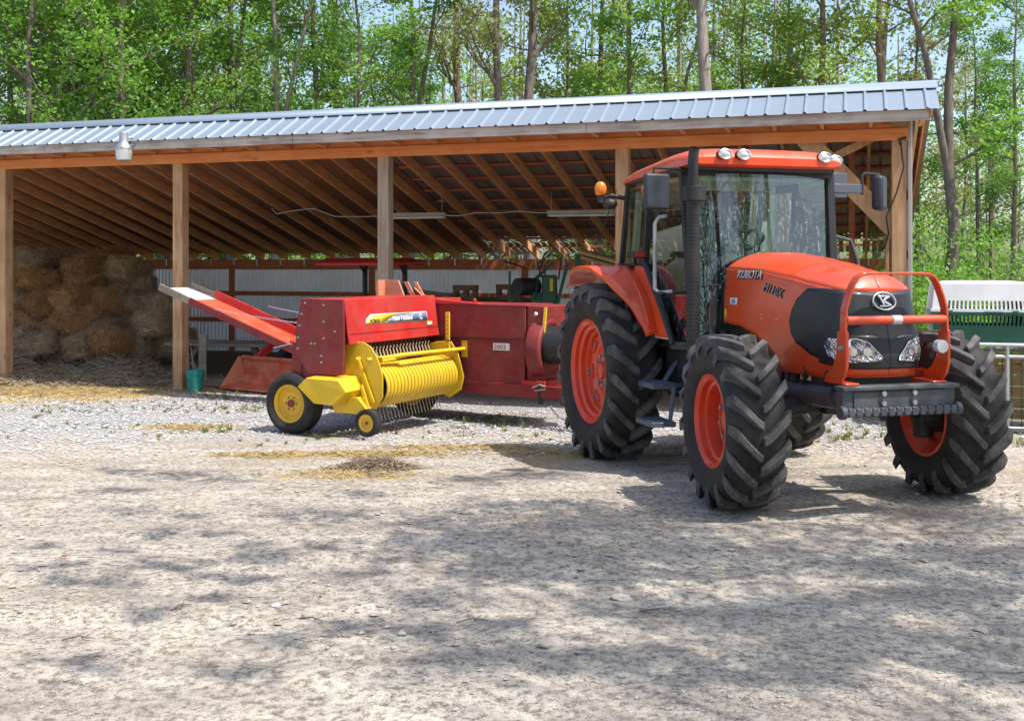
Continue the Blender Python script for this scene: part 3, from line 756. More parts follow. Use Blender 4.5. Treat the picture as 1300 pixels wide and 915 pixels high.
# fenders
for s in (-1, 1):
    f_ = MB(); P = []; cz = .77; N = 40
    for i in range(N + 1):
        a = R(129) + (R(21) - R(129)) * i / N
        ad = math.degrees(a)
        rr = .95
        # flatten on top front to follow the cab sill
        x, z = rr * math.cos(a), cz + rr * math.sin(a)
        if z > 1.70: z = 1.70 + (z - 1.70) * .25
        outer = interp([(14, .80), (23, .84), (35, .90), (55, 1.03), (72, 1.10), (110, 1.11), (124, 1.06)], ad)
        inner = .70 if ad < 125 else .70
        row = [(x * .965, s * (outer + .012), cz + (z - cz) * .965), (x * .99, s * (outer + .01), cz + (z - cz) * .99), (x, s * (outer - .01), z), (x * 1.003, s * (outer - .06), cz + (z - cz) * 1.004), (x * 1.003, s * (inner + .12), cz + (z - cz) * 1.006), (x, s * inner, z + .01)]
        if s > 0: pass
        P.append(row)
    f_.grid(P); fe = f_.build('fender', M['orange'], tr, TO, smooth=50, solid=.010)
    # rib on fender front face
    b = MB(); pr = []
    for i in range(12):
        a = R(56 - 30 * i / 11); pr.append((.958 * math.cos(a), s * .82, .77 + .958 * math.sin(a)))
    b.tube(pr, .014, 6); b.build('fender_rib', M['orange'], fe, TO)
    b = MB(); b.prism([(.40, 1.705), (.64, 1.712), (1.18, 1.10), (.88, 1.10), (.66, 1.42), (.40, 1.62)], s * .745, s * .757, 'y'); b.build('fender_side', M['orange'], fe, TO)
    # turn signal pod on fender
    b = MB(); b.box(.74, .90, s * .92 - .055, s * .92 + .055, 1.775, 1.835); b.tube([(.78, s * .92, 1.80), (.66, s * .86, 1.72)], .018, 8)
    pod = b.build('signal_pod', M['black_pl'], tr, TO, bevel=.01)
    b = MB(); b.box(.90, .908, s * .92 - .045, s * .92 + .045, 1.785, 1.828); b.build('signal_lens', M['red_lens'], pod, TO)
# exhaust
EX, EY = 1.44, -.68
b = MB(); b.tube([(EX, EY, .95), (EX, EY, 2.36)], .054, 20); b.tube([(EX, EY, 2.3), (EX, EY, 2.56), (EX + .005, EY, 2.61), (EX + .03, EY, 2.67)], .042, 20, cap=False)
b.tube([(EX, EY, 2.30), (EX + .03, EY, 2.66)], .034, 16)
ex = b.build('exhaust_stack', M['black_metal'], tr, TO)
# perforated guard: honeycomb of real hexagonal cut-outs
g = MB(); nz, nk = 42, 14; rg = .080
for j in range(nz):
    for k in range(nk):
        z = .98 + j * .030; a = 2 * PI * (k + .5 * (j % 2)) / nk
        ro = [(1.0 * math.cos(PI / 6 + q * PI / 3), 1.0 * math.sin(PI / 6 + q * PI / 3)) for q in range(6)]
        vs = []
        for sc_ in (1.0, .70):
            for (u_, v_) in ro:
                aa = a + u_ * (2 * PI / nk) * .577; zz = z + v_ * .0200
                vs.append((EX + rg * math.cos(aa), EY + rg * math.sin(aa), zz))
        g.add(vs, [(q, (q + 1) % 6, (q + 1) % 6 + 6, q + 6) for q in range(6)])
g.build('perforated_guard', M['guard'], ex, TO, smooth=0, solid=.003, recalc=False)
b = MB(); b.tube([(EX, EY, 2.24), (EX, EY, 2.36)], .083, 20); b.box(EX - .03, EX + .05, EY - .02, EY + .09, 2.24, 2.36)
b.build('guard_collar', M['black_metal'], ex, TO, bevel=.003)
# right grab rail
b = MB(); b.tube([(1.30, -.80, 1.50), (1.26, -.90, 1.49), (1.24, -.93, 1.52), (1.24, -.93, 2.06), (1.25, -.90, 2.11), (1.28, -.84, 2.12)], .017, 10); b.build('grab_rail', M['steel'], tr, TO)
b = MB(); b.tube([(1.32, -.66, 1.49), (1.27, -.92, 1.49)], .012, 8); b.tube([(1.28, -.66, 2.12), (1.28, -.86, 2.12)], .012, 8); b.each('rail_bracket', M['black_metal'], tr, TO)
b = MB(); b.tube([(1.35, .78, 1.3), (1.35, .95, 1.35), (1.3, .95, 1.75), (1.3, .88, 1.93), (1.27, .72, 1.97)], .02, 10); b.build('grab_rail', M['grey_metal'], tr, TO)
# mirrors
def rbox(cx, cy, cz, sx, sy, sz, rz, name, m, par, bevel=.02):
    q = MB(); mt = Matrix.Translation((cx, cy, cz)) @ Matrix.Rotation(rz, 4, 'Z'); q.box(-sx / 2, sx / 2, -sy / 2, sy / 2, -sz / 2, sz / 2, mt); return q.build(name, m, par, TO, bevel=bevel, seg=3)
b = MB(); b.tube([(1.30, -.70, 2.49), (1.46, -.84, 2.50), (1.5, -.90, 2.495), (1.5, -1.05, 2.495), (1.5, -1.06, 2.40)], .012, 8); ma = b.build('mirror_arm', M['black_metal'], tr, TO)
rbox(1.50, -1.03, 2.305, .06, .225, .29, .1, 'mirror_head', M['mirror_shell'], ma, .022)
b = MB(); b.box(1.27, 1.285, .70, .86, 2.30, 2.515); b.box(1.265, 1.29, .70, 1.02, 2.34, 2.42); b.build('mirror_bracket', M['grey_blue'], tr, TO, bevel=.006)
b = MB(); b.tube([(1.28, 1.01, 2.33), (1.28, 1.01, 2.49), (1.28, 1.03, 2.515), (1.26, 1.20, 2.51), (1.25, 1.21, 2.45)], .014, 8); ma = b.build('mirror_arm', M['black_metal'], tr, TO)
rbox(1.24, 1.215, 2.35, .10, .20, .31, .75, 'mirror_head', M['mirror_shell'], ma, .035)
# beacon on rear right corner with a work lamp
b = MB(); b.tube([(.04, -.70, 2.34), (.0, -.84, 2.37)], .022, 8); b.tube([(.0, -.84, 2.37), (-.02, -.93, 2.34)], .012, 6); b.tube([(-.02, -.93, 2.30), (-.02, -.93, 2.37)], .03, 12); bk = b.build('beacon_bracket', M['black_metal'], tr, TO)
b = MB(); b.lathe([(.0001, 2.50), (.025, 2.495), (.043, 2.48), (.055, 2.45), (.057, 2.42), (.05, 2.385), (.04, 2.37), (.0001, 2.37)], (-.02, -.93, 0), 'z', 20); b.build('amber_beacon', M['amber'], bk, TO)
b = MB(); b.ellip((-.0, -.84, 2.29), .06, .07, .055); b.build('rear_work_light', M['black_metal'], bk, TO)
b = MB(); b.tube([(.06, -.80, 2.42), (-.02, -.92, 2.02)], .004, 5); b.build('antenna', M['black_metal'], tr, TO)
# steps
b = MB()
for (x, z, hw_, y) in ((1.02, .70, .16, -.80), (1.12, .40, .17, -.86)):
    b.box(x - hw_, x + hw_, y - .12, y + .10, z - .02, z + .02)
    for k in range(9): b.box(x - hw_ + .01, x + hw_ - .01, y - .115 + k * .024, y - .107 + k * .024, z + .02, z + .028)
b.beam((1.20, -.74, .70), (1.25, -.80, .40), .05, .02, (0, 1, 0)); b.beam((.98, -.55, .98), (.98, -.74, .70), .05, .02); b.beam((.86, -.70, .70), (.92, -.55, .95), .04, .02)
b.beam((1.10, -.45, .70), (1.10, -.76, .70), .08, .03)
b.build('cab_steps', M['grey_blue'], tr, TO, bevel=.004)
b = MB(); b.box(.75, 1.5, -.62, -.40, .62, 1.0); b.build('fuel_tank', M['black_pl'], tr, TO, bevel=.03)
b = MB(); b.box(.55, 1.4, .40, .66, .60, 1.0); b.build('fuel_tank', M['black_pl'], tr, TO, bevel=.03)
# rear linkage and drawbar
b = MB(); b.box(-.95, -.2, -.05, .05, .43, .48); b.beam((-.2, -.35, .5), (-.95, -.42, .45), .05, .05); b.beam((-.2, .35, .5), (-.95, .42, .45), .05, .05); b.beam((-.25, -.3, 1.0), (-.7, -.38, .48), .03, .03); b.beam((-.25, .3, 1.0), (-.7, .38, .48), .03, .03)
b.build('drawbar', M['black_metal'], tr, TO, bevel=.005)
# ================================================================== BALER (local x forward, y away from camera, z world height)
bl = empty('hay_baler', (-2.43, 12.0, -.14), -R(27.6), 'red and yellow square hay baler with a toothed pickup reel, hitched behind the orange tractor', 'baler')
BO = (0, 0, .14)
def road_wheel(mb_parent, x, y, z, Rr, wd, rimr, side, rimmat, off, ribs=True, name='wheel', lug=5):
    e = empty(name, (x + off[0], y + off[1], z + off[2]), 0); e.parent = mb_parent
    h = wd / 2; a = MB()
    prof = [(rimr, -h * .75), (rimr + .02, -h * .92), ((rimr + Rr) / 2, -h * 1.02), (Rr - .05, -h * .96), (Rr - .018, -h * .84), (Rr - .004, -h * .70)]
    if ribs:
        for k in range(6):
            y0 = -h * .70 + k * h * 1.4 / 6; y1 = y0 + h * 1.4 / 6
            prof += [(Rr - .0, y0 + .004), (Rr + .002, (y0 + y1) / 2), (Rr - .0, y1 - .010), (Rr - .012, y1 - .006)]
    prof += [(Rr - .004, h * .70), (Rr - .018, h * .84), (Rr - .05, h * .96), ((rimr + Rr) / 2, h * 1.02), (rimr + .02, h * .92), (rimr, h * .75)]
    a.lathe(prof, n=56); a.build('tyre', M['tyre'], e, smooth=40)
    s = side; r = MB()
    r.lathe([(rimr + .006, s * h * .80), (rimr - .004, s * h * .84), (rimr - .016, s * h * .78), (rimr - .028, s * h * .62), (rimr - .03, s * h * .42), (rimr * .74, s * h * .34), (rimr * .66, s * h * .42), (rimr * .5, s * h * .46), (rimr * .34, s * h * .44), (.0001, s * h * .44)], n=44)
    r.lathe([(rimr + .006, -s * h * .80), (rimr - .016, -s * h * .7), (rimr - .03, 0), (.0001, 0)], n=44)
    rim = r.build('rim', rimmat, e, smooth=30)
    b = MB(); b.tube([(0, s * h * .40, 0), (0, s * h * .62, 0)], rimr * .20, 14)
    for k in range(6):
        t = 2 * PI * k / 6; b.tube([(rimr * .36 * math.cos(t), s * h * .44, rimr * .36 * math.sin(t)), (rimr * .36 * math.cos(t), s * h * .50, rimr * .36 * math.sin(t))], rimr * .045, 6)
    b.build('hub', M['maroon'], e)
    return e
road_wheel(bl, .0, .04, .19, .335, .24, .205, -1, M['yellow_rim'], BO)
road_wheel(bl, .30, 2.02, .17, .325, .22, .20, -1, M['yellow_rim'], BO)
g = -.145
# hood end panel (near side)
b = MB(); pts = [(.14, 1.345), (.705, 1.345), (.715, .93), (.70, .53), (.25, .53), (.07, .72), (.06, .98), (.10, 1.15)]
b.prism(pts, -.02, .01, 'y'); ep = b.build('end_panel', M['maroon'], bl, BO, bevel=.004)
b = MB()
for x, z in ((.10, .80), (.10, .92), (.12, 1.05), (.15, 1.18), (.2, 1.3), (.45, 1.28), (.45, 1.1), (.45, .92), (.28, .86), (.33, .86), (.42, .73), (.42, .66), (.6, 1.0)):
    b.tube([(x, -.02, z), (x, -.032, z)], .012, 8)
b.each('rivet', M['steel'], ep, BO)
# hood over pickup: front face x=.7, y 0..1.82
b = MB(); b.prism([(.10, 1.34), (.705, 1.345), (.755, .97), (.775, .86), (.755, .855), (.73, .97), (.68, 1.32), (.10, 1.32)], .012, 1.85, 'y')
b.box(.10, .12, .012, 1.9, .75, 1.34)
ph = b.build('pickup_hood', M['red'], bl, BO, bevel=.006)
def hood_face(z): return .707 + (1.345 - z) * .125
b = MB(); b.box(hood_face(.97) - .0, hood_face(.97) + .006, .03, 1.83, .966, .974); b.build('hood_seam', M['maroon'], ph, BO)
# decal
def dpt(y, z, o=.004): z = z - .085; return (hood_face(z) + o, y, z)
def decal(name, poly, m, o):
    q = MB(); q.add([dpt(y, z, o) for y, z in poly], [tuple(range(len(poly)))]); return q.build(name, m, ph, BO, solid=.0015)
decal('decal_plate', [(.33, 1.145), (.36, 1.205), (.45, 1.255), (1.60, 1.245), (1.62, 1.235), (1.62, 1.14), (1.60, 1.13)], M['decal_silver'], .003)
decal('decal_blue_field', [(.75, 1.155), (.85, 1.20), (1.0, 1.225), (1.60, 1.235), (1.60, 1.142), (.78, 1.148)], M['decal_blue'], .006)
decal('decal_yellow_field', [(.345, 1.150), (.39, 1.195), (.50, 1.235), (.70, 1.247), (1.3, 1.243), (.95, 1.224), (.82, 1.20), (.72, 1.155)], M['decal_yellow'], .0075)
yd = Vector(dpt(0, 1.2)) - Vector(dpt(0, 1.1))
text('lettering', 'BC5060', .058, M['decal_black'], ph, dpt(.42, 1.158, .0105), (0, 1, 0), yd, BO, .001, .15, .95, .002)
text('lettering', 'New Holland', .078, M['decal_white'], ph, dpt(.86, 1.165, .0105), (0, 1, 0), yd, BO, .001, .1, 1.0, .002)
q = MB(); q.tube([dpt(1.47 + .035 * math.cos(t), 1.19 + .033 * math.sin(t), .0105) for t in [.4 + k * .35 for k in range(15)]], .004, 5); q.tube([dpt(1.46, 1.16, .0105), dpt(1.475, 1.215, .0105), dpt(1.5, 1.165, .0105)], .005, 5); q.build('leaf_mark', M['decal_white'], ph, BO)
decal('warning_label', [(1.60, 1.075), (1.60, 1.11), (1.71, 1.11), (1.71, 1.075)], M['decal_white'], .006)
decal('warning_label', [(1.60, 1.111), (1.60, 1.125), (1.71, 1.125), (1.71, 1.111)], M['decal_yellow'], .006)
# dark feeder throat behind reel
b = MB(); b.box(.10, .60, .02, 1.88, .28, .93); b.box(.12, .66, .02, 1.88, .86, .93); b.build('feeder_housing', M['maroon'], bl, BO, bevel=.01)
b = MB()
for k in range(15):
    y = .35 + 1.2 * k / 14; b.tube([(.66, y, .72), (.74, y, .80), (.76, y, .88)], .010, 6)
b.each('feeder_finger', M['black_metal'], bl, BO)
# rear chamber
b = MB(); b.box(-1.30, .72, 1.93, 2.45, .34, .84); b.box(-.25, .70, 1.90, 2.48, .55, 1.20)
b.build('bale_chamber', M['maroon'], bl, BO, bevel=.008)
b = MB(); b.prism([(-.02, .86), (.14, .86), (.14, .30), (-.02, .45)], .02, 1.95, 'y'); b.build('rear_shield', M['maroon'], bl, BO, bevel=.006)
# plunger box front
b = MB(); b.box(.68, 1.92, 1.90, 2.62, .28, 1.225); fb = b.build('plunger_housing', M['maroon'], bl, BO, bevel=.01)
b = MB(); b.box(.70, 1.93, 1.885, 1.90, .84, 1.24); b.box(.68, 1.94, 1.88, 2.63, 1.225, 1.245); b.build('top_shield', M['maroon'], fb, BO, bevel=.005)
b = MB(); b.box(.66, 1.94, 1.875, 1.8845, .835, .842); b.build('shield_seam', M['black_metal'], fb, BO)
decal2 = MB(); decal2.box(1.50, 1.72, 1.888, 1.894, .70, .785); decal2.build('number_plate', M['decal_white'], fb, BO)
text('lettering', '2003', .075, M['maroon'], fb, (1.51, 1.886, .715), (1, 0, 0), (0, 0, 1), BO, .001, 0, 1.1)
b = MB(); b.box(1.93, 2.16, 1.93, 2.6, .30, 1.235); fr = b.build('gearbox_shield', M['maroon'], bl, BO, bevel=.012)
b = MB(); b.box(1.90, 2.20, 1.86, 2.4, .24, .36); b.box(2.0, 2.3, 1.90, 2.0, .24, .32); b.build('lower_bracket', M['red'], bl, BO, bevel=.008)
b = MB(); b.tube([(1.98, 1.90, .84), (2.02, 1.87, .80), (2.0, 1.87, .70), (2.03, 1.87, .60)], .012, 6); b.tube([(1.95, 1.87, .78), (2.07, 1.87, .79)], .012, 6); b.tube([(2.05, 1.90, 1.12), (2.08, 1.88, 1.15)], .02, 8)
b.tube([(2.05, 1.84, .28), (2.16, 1.80, .33), (2.24, 1.80, .31)], .010, 6); b.tube([(2.08, 1.84, .25), (2.24, 1.80, .28)], .010, 6); b.build('latch', M['steel'], fr, BO)
b = MB(); b.prism([(2.14, .88), (2.17, .88), (2.20, 1.22), (2.17, 1.22)], 1.90, 1.93, 'y'); b.build('yellow_lever', M['decal_yellow'], fr, BO)
# flywheel shroud and pto cone (axis x)
b = MB(); b.lathe([(.36, 0), (.37, .02), (.36, .16), (.34, .18), (.30, .18)], (1.99, 2.12, .72), 'x', 36); b.lathe([(.0001, .06), (.36, .06)], (1.99, 2.12, .72), 'x', 36); fw = b.build('flywheel_shroud', M['maroon'], bl, BO)
b = MB(); b.lathe([(.235, .02), (.225, .30), (.20, .55), (.14, .58)], (2.10, 2.08, .77), 'x', 28); b.tube([(2.6, 2.08, .77), (3.3, 1.75, .75)], .05, 12); b.build('driveshaft_guard', M['black_pl'], bl, BO)
# tongue
b = MB(); b.beam((.6, 2.05, .24), (2.2, 1.88, .235), .12, .15); b.beam((2.2, 1.88, .235), (3.72, 1.34, .30), .12, .14); b.beam((.3, .3, .22), (.3, 2.3, .22), .12, .12); b.tube([(0.02, .04, .19), (.3, .3, .22)], .05, 8)
b.tube([(0, .04, .19), (.05, 1.9, .22)], .045, 10); b.build('drawbar', M['maroon'], bl, BO, bevel=.006)
b = MB(); b.tube([(2.15, 1.85, .34), (2.15, 1.85, .10)], .035, 10); b.build('parking_jack', M['black_metal'], bl, BO)
b = MB(); b.tube([(2.2, 1.80, .18), (2.5, 1.6, .0), (2.9, 1.45, -.10), (3.1, 1.3, -.06), (3.2, 1.35, .5)], .006, 6); b.build('dangling_cable', M['black_metal'], bl, BO)
# pickup reel : axis y, 0.12..1.68, centre x .98, z .40
CX, CZ, RR = .90, .40, .235
b = MB(); nb = 22
for k in range(nb):
    y0 = .20 + 1.50 * k / nb; y1 = y0 + 1.50 / nb * .84
    P = []
    for i in range(25):
        a = R(118) - R(258) * i / 24
        r0 = RR; r1 = RR - .012
        P.append([(CX + r1 * math.cos(a), y0, CZ + r1 * math.sin(a)), (CX + r0 * math.cos(a), y0 + .012, CZ + r0 * math.sin(a)), (CX + r0 * math.cos(a), y1 - .012, CZ + r0 * math.sin(a)), (CX + r1 * math.cos(a), y1, CZ + r1 * math.sin(a))])
    b.grid(P)
    # straight tail going back to feeder
pk = b.each('stripper_band', M['yellow'], bl, BO, smooth=40, solid=.004)
b = MB(); b.tube([(CX, .16, CZ), (CX, 1.72, CZ)], .13, 16); b.build('reel_core', M['black_metal'], bl, BO)
b = MB()
for k in range(nb - 1):
    y = .20 + 1.50 * (k + .85) / nb
    for a0 in ():
        if rnd.random() < .1: continue
        a = a0 + (.15 if k % 2 else 0)
        b.tube([(CX + .18 * math.cos(a), y, CZ + .18 * math.sin(a)), (CX + .29 * math.cos(a - .04), y, CZ + .29 * math.sin(a - .04)), (CX + .37 * math.cos(a + .10), y + .004, CZ + .37 * math.sin(a + .10))] if abs(math.degrees(a) + 44) > 60 and a0 != R(28) else
               [(CX + .18 * math.cos(a), y, CZ + .18 * math.sin(a)), (CX + .243 * math.cos(a), y, CZ + .243 * math.sin(a))], .006, 5)
    if k >= 0:
        b.tube([(CX - .02, y, CZ - .2), (CX - .0, y, CZ - .30), (CX + .03, y, CZ - .40)], .0055, 5)
    b.tube([(CX - .12, y, CZ + .28), (CX - .15, y, CZ + .36), (CX - .135, y, CZ + .40)], .008, 5)
b.each('pickup_tine', M['rope'], bl, BO)
# near flange plates
b = MB(); pts = [(.60, .30), (.60, .84), (.72, .885), (.84, .885), (.94, .84), (1.02, .74), (1.07, .62), (1.10, .52), (1.10, .30), (1.02, .17), (.85, .15)]
b.prism(pts, .15, .165, 'y'); nf = b.build('pickup_flange', M['yellow'], bl, BO, bevel=.004)
b = MB(); b.tube([(.95, .155, .70), (.93, .10, .70)], .02, 8); b.tube([(.80, .155, .70), (.78, .10, .70)], .02, 8); b.beam((.80, .12, .70), (1.0, .12, .24), .03, .02, (0, 1, 0)); b.build('flange_lever', M['yellow'], nf, BO)
b = MB(); pts = [(.50, .30), (.50, .64), (.58, .72), (.80, .79), (1.00, .80), (1.10, .66), (1.18, .38), (1.14, .22), (.98, .12)]
b.prism(pts, 1.74, 1.755, 'y'); b.build('pickup_flange', M['yellow'], bl, BO, bevel=.004)
# near yellow shield (wheel guard box)
b = MB(); b.add([(.20, -.16, .40), (.32, -.16, .50), (.74, -.16, .49), (.80, -.10, .36), (.66, -.16, .22), (.42, -.16, .23), (.20, .10, .40), (.32, .12, .52), (.78, .14, .52), (.86, .14, .38), (.72, .12, .20), (.42, .12, .20)],
      [(0, 1, 2, 3, 4, 5), (6, 7, 8, 9, 10, 11), (0, 1, 7, 6), (1, 2, 8, 7), (2, 3, 9, 8), (3, 4, 10, 9), (4, 5, 11, 10), (5, 0, 6, 11)])
b.build('drive_shield', M['yellow'], bl, BO, bevel=.006)
b = MB(); b.prism([(.50, .28), (.86, .30), (.98, .18), (.86, .12), (.56, .12)], .02, .14, 'y'); b.build('skid_plate', M['yellow'], bl, BO, bevel=.004)
# gauge wheel
road_wheel(bl, 1.03, -.02, .045, .150, .10, .088, -1, M['yellow_rim'], BO, ribs=False, name='gauge_wheel')
b = MB(); b.beam((.86, .10, .42), (1.03, .05, .06), .03, .02, (0, 1, 0)); b.tube([(1.03, .05, .045), (1.03, -.04, .045)], .015, 8); b.build('gauge_wheel_arm', M['yellow'], bl, BO)
# windguard bar
b = MB(); b.tube([(.98, .30, .70), (1.10, .55, .725), (1.10, 1.96, .70)], .024, 12); b.tube([(.80, .22, .68), (1.0, .30, .71)], .022, 8); b.beam((1.0, .25, .69), (1.06, .62, .715), .07, .05); wg = b.build('windguard_bar', M['yellow'], bl, BO)
b = MB(); 
for k in range(4): b.tube([(1.10, 1.90 + .012 * k, .70), (1.10, 1.905 + .012 * k, .70)], .07 - .01 * (k % 2), 6)
b.box(1.06, 1.14, 1.89, 1.92, .60, .80); b.build('bar_end_bracket', M['yellow'], wg, BO, bevel=.006)
b = MB(); b.box(1.02, 1.075, 1.58, 1.60, .62, 1.155); jk = b.build('lift_jack', M['yellow'], bl, BO, bevel=.004)
b = MB()
for k in range(9): b.tube([(1.047, 1.579, .70 + .05 * k), (1.047, 1.575, .70 + .05 * k)], .007, 6)
b.tube([(1.0, 1.57, .83), (1.10, 1.57, .815)], .007, 6); b.build('jack_holes', M['black_metal'], jk, BO)
# bale chute: from chamber rear, rising to the back
a0, a1 = Vector((-1.30, 0, .50)), Vector((-3.92, 0, 1.385)); d = (a1 - a0).normalized(); nrm = Vector((-d.z, 0, d.x)) * (-1 if d.x < 0 else 1)
up = Vector((d.z, 0, -d.x));  up = up if up.z > 0 else -up
def chute_box(mb, t0, t1, y0, y1, u0, u1):
    vs = []
    for t in (t0, t1):
        for y in (y0, y1):
            for u in (u0, u1):
                q = a0.lerp(a1, t) + up * u; vs.append((q.x, y, q.z))
    mb.add(vs, [(0, 1, 3, 2), (4, 6, 7, 5), (0, 4, 5, 1), (2, 3, 7, 6), (0, 2, 6, 4), (1, 5, 7, 3)])
b = MB(); chute_box(b, 0, .80, 2.02, 2.46, 0, .012); ch = b.build('bale_chute', M['chute_red'], bl, BO)
b = MB(); chute_box(b, .80, .99, 2.02, 2.46, .003, .012); b.build('chute_end_sheet', M['chute_bare'], ch, BO)
for y0 in (1.98, 2.46):
    b = MB(); chute_box(b, 0, .82, y0, y0 + .035, -.07, .13 if y0 > 2 else .03); b.build('chute_rail', M['red'] if y0 > 2.2 else M['maroon'], ch, BO, bevel=.004)
    b = MB(); chute_box(b, .82, 1.04 if y0 < 2.2 else .99, y0, y0 + .03, -.07, .10 if y0 > 2.2 else .03); b.build('chute_rail_end', M['greywood'], ch, BO, bevel=.004)
b = MB(); chute_box(b, -.10, .16, 2.05, 2.42, .02, .07); b.beam((-1.2, 2.2, .9), (-1.55, 2.0, .56), .05, .05); b.beam((-1.05, 2.2, .9), (-1.25, 2.0, .55), .05, .05); b.box(-1.2, -.5, 2.1, 2.4, .84, .95); b.tube([(-1.25, 1.98, .62), (-.4, 1.95, .82)], .02, 6)
b.build('chamber_frame', M['red'], bl, BO, bevel=.005)
def chain(mb, A, B_, sag, n=60, r=.006):
    A, B_ = Vector(A), Vector(B_); pr = None
    for i in range(n):
        t = i / n; t2 = (i + 1) / n
        p0 = A.lerp(B_, t) - Vector((0, 0, sag * 4 * t * (1 - t))); p1 = A.lerp(B_, t2) - Vector((0, 0, sag * 4 * t2 * (1 - t2)))
        dd = (p1 - p0); sd = Vector((0, 1, 0)) if i % 2 else Vector((0, 0, 1)); w_ = .012
        mb.tube([p0 - dd * .2, p0 + dd * .5 + sd * w_, p1 + dd * .2, p0 + dd * .5 - sd * w_, p0 - dd * .2], r * .8, 4, cap=False)
b = MB(); chain(b, (-2.95, 1.97, 1.10), (-.55, 1.9, .90), .03); chain(b, (-2.45, 2.50, 1.13), (-.35, 2.0, 1.0), .03); b.tube([(-1.45, 1.9, .72), (-.6, 1.85, .9)], .012, 6); b.tube([(-1.9, 1.95, .6), (-1.2, 1.9, .75)], .01, 6)
b.build('chute_chain', M['galv'], ch, BO)
b = MB(); b.box(-.62, -.40, 1.86, 1.90, .76, .94); b.tube([(-.5, 1.85, .88), (-.5, 1.80, .88)], .05, 10); b.build('tension_plate', M['rope'], bl, BO, bevel=.01)
# needle / knotter plates on top
b = MB(); b.prism([(-.12, 1.26), (.02, 1.26), (-.10, 1.52), (-.32, 1.52), (-.30, 1.26)], 2.25, 2.28, 'y'); b.box(-.34, -.30, 2.1, 2.28, 1.2, 1.52)
b.prism([(.10, 1.26), (.16, 1.26), (.02, 1.50), (-.05, 1.50)], 2.30, 2.32, 'y'); b.prism([(.22, 1.26), (.28, 1.26), (.12, 1.50), (.06, 1.50)], 2.35, 2.37, 'y'); b.tube([(.12, 2.3, 1.42), (.25, 2.3, 1.32), (.42, 2.3, 1.27)], .012, 6)
b.build('knotter_plates', M['orange_pale'], bl, BO, bevel=.003)
b = MB(); b.box(.16, .70, 1.85, 2.5, 1.19, 1.30); b.prism([(.2, 1.30), (.70, 1.30), (1.32, 1.255), (1.32, 1.24), (.2, 1.24)], 1.86, 1.98, 'y'); b.tube([(1.24, 1.90, 1.25), (1.24, 1.90, 1.31)], .022, 8); b.build('knotter_hood', M['red'], bl, BO, bevel=.008)
# ================================================================== SHED
GZ = -.16
SA = R(17.6)
shed = empty('pole_shed', (4.77, 13.32, GZ), -SA, 'long open-fronted timber pole shed with a galvanised metal roof', 'shed')
SO = (0, 0, -GZ)
def SW(x, y, z=0):   # shed local -> world
    return Vector((4.77 + x * math.cos(SA) + y * math.sin(SA), 13.32 - x * math.sin(SA) + y * math.cos(SA), z))
XL = -20.6
front_x = [-17.0, -13.56, -10.28, -6.9, -3.47, -.02]
for i, x in enumerate(front_x):
    b = MB(); b.box(x - .085, x + .085, -.06, .11, GZ - .2, 3.25 if i < 5 else 3.60)
    p_ = b.build('post', M['post_grey'] if i == 3 else M['post'], shed, SO, bevel=.006)
    if i == 3: p_['label'] = 'greyer weathered post'
back_x = [-20.4, -17.0, -13.56, -10.2, -6.85, -3.4, 0.0]
for x in back_x:
    b = MB(); b.box(x - .07, x + .07, 6.66, 6.80, GZ - .2, 1.62); b.build('post', M['beam_dark'], shed, SO, bevel=.004)
b = MB(); b.box(XL, .08, -.10, -.062, 3.24, 3.385); b.build('front_beam', M['beam'], shed, SO, bevel=.004)
b = MB(); b.box(XL, .08, -.058, -.02, 3.388, 3.62); b.build('upper_beam', M['beam'], shed, SO, bevel=.004)
b = MB(); b.box(XL, .1, 6.60, 6.655, 1.62, 1.83); b.build('rear_beam', M['beam_dark'], shed, SO, bevel=.004)
b = MB()
for z in (1.10, .52, -.02): b.box(XL, .1, 6.62, 6.658, z - .045, z + .045)
b.each('wall_girt', M['beam_dark'], shed, SO)
b = MB(); x = XL
while x < .3:
    x2 = min(x + 4.2, .30); b.box(x, x2 - .006, -.66, -.62, 3.40, 3.525); x = x2
b.build('fascia_board', M['fascia'], shed, SO, bevel=.003)
def front_z(y): return 3.535 + (y + .68) * .53
def rear_z(y): return 3.885 - (y - .05) * .271
# rafters
n = 37; xs_ = [.22 - i * .5717 for i in range(n)]
for i, x in enumerate(xs_):
    b = MB(); t = .02
    b.prism([(.05, 3.85), (6.95, rear_z(6.95) - .045), (6.95, rear_z(6.95) - .20), (.05, 3.68), (-.062, 3.66), (-.062, 3.40), (-.615, 3.425), (-.615, front_z(-.62) - .03)], 0, .04, 'y')
    # prism 'y' gives (a, t, b): remap to (x, y, z)
    b.v = [(x + v[1] - .02, v[0], v[2]) for v in b.v]
    b.build('rafter', M['rafter'], shed, SO)
# purlins
b = MB()
for k in range(12):
    y = .45 + k * .56
    b.box(-7.6, .35, y - .045, y + .045, rear_z(y) - .045, rear_z(y) - .008)
b.each('purlin', M['beam_dark'], shed, SO)
b = MB(); b.add([(XL, .02, 3.862), (-7.62, .02, 3.862), (-7.62, 7.0, rear_z(7.0) - .025), (XL, 7.0, rear_z(7.0) - .025)], [(0, 1, 2, 3)]); b.build('strand_board_deck', M['osb'], shed, SO, solid=.012)
# little tabs (hurricane ties) on the rear beam
b = MB()
for i, x in enumerate(xs_):
    b.box(x + .03, x + .055, 6.585, 6.598, 1.70, 1.85)
b.each('rafter_tie', M['galv'], shed, SO)
